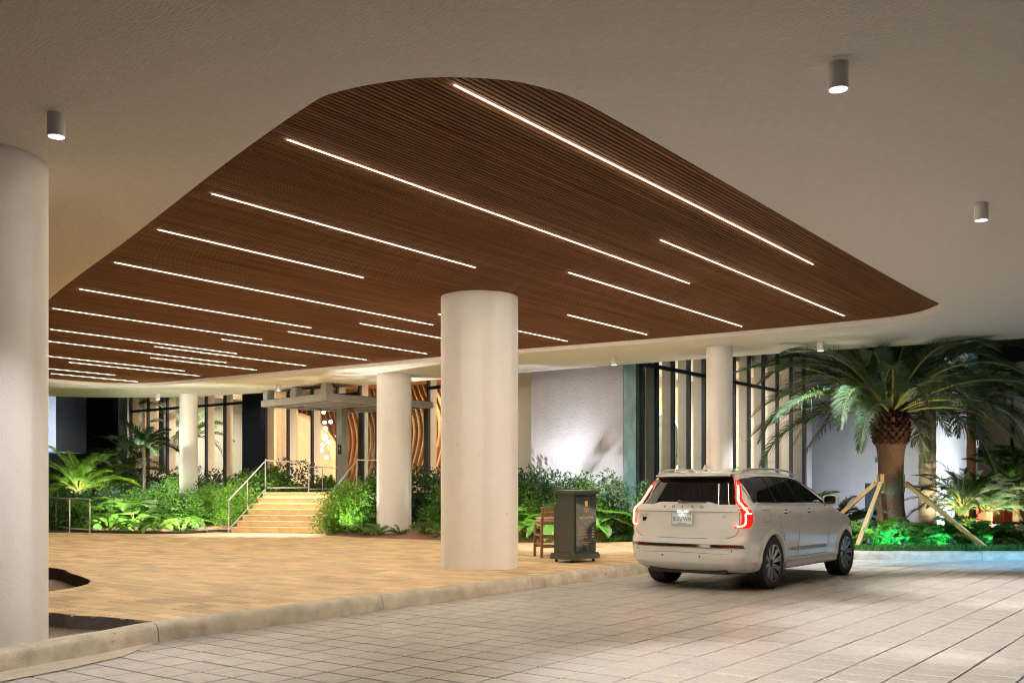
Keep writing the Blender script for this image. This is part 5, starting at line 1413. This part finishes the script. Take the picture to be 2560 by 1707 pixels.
# ---------------------------------------------------------------- valet stand and chair
mat('stand_green', (.030, .036, .028), .35, spec=.5, var=.1)
mat('gold', (.62, .42, .12), .4, metal=.2)
mat('acrylic', (.035, .038, .040), .08, coat=.8)
mat('teak', (.16, .065, .028), .55, var=.3, vscale=6, vstretch=(4, 4, .8))
mat('cushion', (.72, .55, .42), .9, bump=.2, bscale=200)
sx, sy = cam_frame(1.06, 17.1)
a_st = math.radians(47)
rv = (math.cos(a_st), math.sin(a_st)); p1 = cam_frame(1.06+rv[0], 17.1+rv[1])
rot = math.atan2(p1[1]-sy, p1[0]-sx)
vs = thing('valet_stand', 'dark green valet parking podium with gold lettered sign beside the kerb', 'podium', (sx, sy, PLAZA_Z), rot)
# local: corner at the origin, x along the sign face, y back along the side
Wd, Dp = .72, .54
m_ = MB(); m_.prism([(-.0, -.0), (Wd, 0), (Wd, Dp), (0, Dp)], .055, .135); m_.build('base', 'stand_green', vs)
m_ = MB(); m_.prism([(.015, .015), (Wd-.015, .015), (Wd-.015, Dp-.015), (.015, Dp-.015)], .135, .165); m_.build('plinth', 'stand_green', vs)
m_ = MB(); pr = [(.05, .165), (Dp-.05, .165), (Dp-.05, .95), (Dp-.17, 1.19), (.05, 1.19)]; n = len(pr)
m_.add([(.05, y, z) for y, z in pr] + [(Wd-.05, y, z) for y, z in pr], [tuple(range(n)), tuple(range(n, 2*n))[::-1]] + [(i, (i+1) % n, n+(i+1) % n, n+i) for i in range(n)]); m_.build('cabinet', 'stand_green', vs)
m_ = MB(); m_.add([(0, -.0, 1.19), (Wd, 0, 1.19), (Wd, Dp-.06, 1.19), (0, Dp-.06, 1.19), (0, 0, 1.245), (Wd, 0, 1.245), (Wd, Dp-.06, 1.262), (0, Dp-.06, 1.262)], [(0,3,2,1),(4,5,6,7),(0,1,5,4),(1,2,6,5),(2,3,7,6),(3,0,4,7)]); m_.build('top', 'stand_green', vs)
for x, y in ((.08, .08), (Wd-.08, .08), (.08, Dp-.08), (Wd-.08, Dp-.08)):
    m_ = MB(); m_.tube([(x-.012, y, .027), (x+.012, y, .027)], .027, 12); m_.box(x-.018, x+.018, y-.018, y+.018, .045, .06); m_.build('caster', 'black', vs)
sg = MB(); sg.box(.10, Wd-.07, .030, .036, .20, 1.15); sgo = sg.build('sign_panel', 'acrylic', vs)
for x, z in ((.13, 1.11), (Wd-.1, 1.11), (.13, .24), (Wd-.1, .24)):
    m_ = MB(); m_.tube([(x, .022, z), (x, .049, z)], .009, 10); m_.build('standoff', 'chrome', sgo)
cxs = (.10+Wd-.07)/2; yf = .0285; RT = (PI/2, 0, 0)
for k in range(3):
    for j in range(3):
        m_ = MB(); m_.box(cxs-.036+.026*k, cxs-.036+.022+.026*k, yf-.001, yf+.0015, 1.035-.032*j, 1.062-.032*j); m_.build('emblem_square', 'gold', sgo)
text_mesh('ARIA', .052, 'gold', 'sign_text', sgo, (cxs, yf, .925), RT)
text_mesh('RESERVE', .032, 'gold', 'sign_text', sgo, (cxs, yf, .885), RT)
text_mesh('VALET PARKING', .060, 'gold', 'sign_text', sgo, (cxs, yf, .775), RT, scale_x=.92)
text_mesh('Rates', .040, 'gold', 'sign_text', sgo, (cxs, yf, .672), RT)
for k, (a_, b_) in enumerate((('First 4 hours', '$19'), ('From 4 to 8 hrs.', '$25'), ('From 8 to 14 hrs.', '$30'), ('From 14 to 24 hrs.', '$40'))):
    text_mesh(a_, .034, 'gold', 'sign_text', sgo, (.16, yf, .59-.052*k), RT, align='LEFT'); text_mesh(b_, .034, 'gold', 'sign_text', sgo, (Wd-.185, yf, .59-.052*k), RT, align='LEFT')
text_mesh('Operated by Valet', .026, 'gold', 'sign_text', sgo, (cxs, yf, .345), RT); text_mesh('Services', .026, 'gold', 'sign_text', sgo, (cxs, yf, .31), RT)

# tall wooden chair behind the stand
cx_, cy_ = cam_frame(.72, 18.75)
chair = thing('bar_chair', 'tall brown wooden chair with pale cushion behind the valet stand', 'chair', (cx_, cy_, PLAZA_Z), PHI - PI/2 + .25)
# local: x right (seen from the drive), y away
hw, hd, sh = .23, .22, .70
for x, y, top_ in ((-hw, -hd, .94), (hw, -hd, .94), (-hw, hd, sh-.03), (hw, hd, sh-.03)):
    m_ = MB(); lean = -.05 if y < 0 else .02
    m_.bar((x*1.03, y+lean*.2-.02 if y < 0 else y+.02, 0), (x, y, sh-.1), .045, .045, up=(0, 1, 0))
    if top_ > sh: m_.bar((x, y, sh-.1), (x*.98, y-.07, top_), .042, .042, up=(0, 1, 0))
    m_.build('leg', 'teak', chair)
for z0, z1, d in ((.845, .94, .063), (.755, .835, .047)):
    m_ = MB(); m_.bar((-hw+.01, -hd-d, (z0+z1)/2), (hw-.01, -hd-d, (z0+z1)/2), .022, z1-z0); m_.build('back_slat', 'teak', chair)
m_ = MB(); m_.box(-hw-.015, hw+.015, -hd+.02, hd+.03, sh-.085, sh-.045); m_.build('seat_frame', 'teak', chair)
for z in (.20, .38):
    for y in (-hd, hd): m_ = MB(); m_.bar((-hw, y, z), (hw, y, z), .022, .04); m_.build('stretcher', 'teak', chair)
    for x in (-hw, hd): m_ = MB(); m_.bar((x, -hd, z+.04), (x, hd, z+.04), .022, .04); m_.build('stretcher', 'teak', chair)
for k, z in enumerate((sh-.043, sh+.002)):
    bm = bmesh.new(); bmesh.ops.create_cube(bm, size=1, matrix=Matrix.Translation((0, .01, z+.02)) @ Matrix.Diagonal((.46, .44, .042, 1)))
    bmesh.ops.bevel(bm, geom=bm.edges[:], offset=.016, segments=3, affect='EDGES'); me = bpy.data.meshes.new('cushion'); bm.to_mesh(me); bm.free(); me.materials.append(MATS['cushion'])
    for p_ in me.polygons: p_.use_smooth = True
    place('cushion', me, chair)
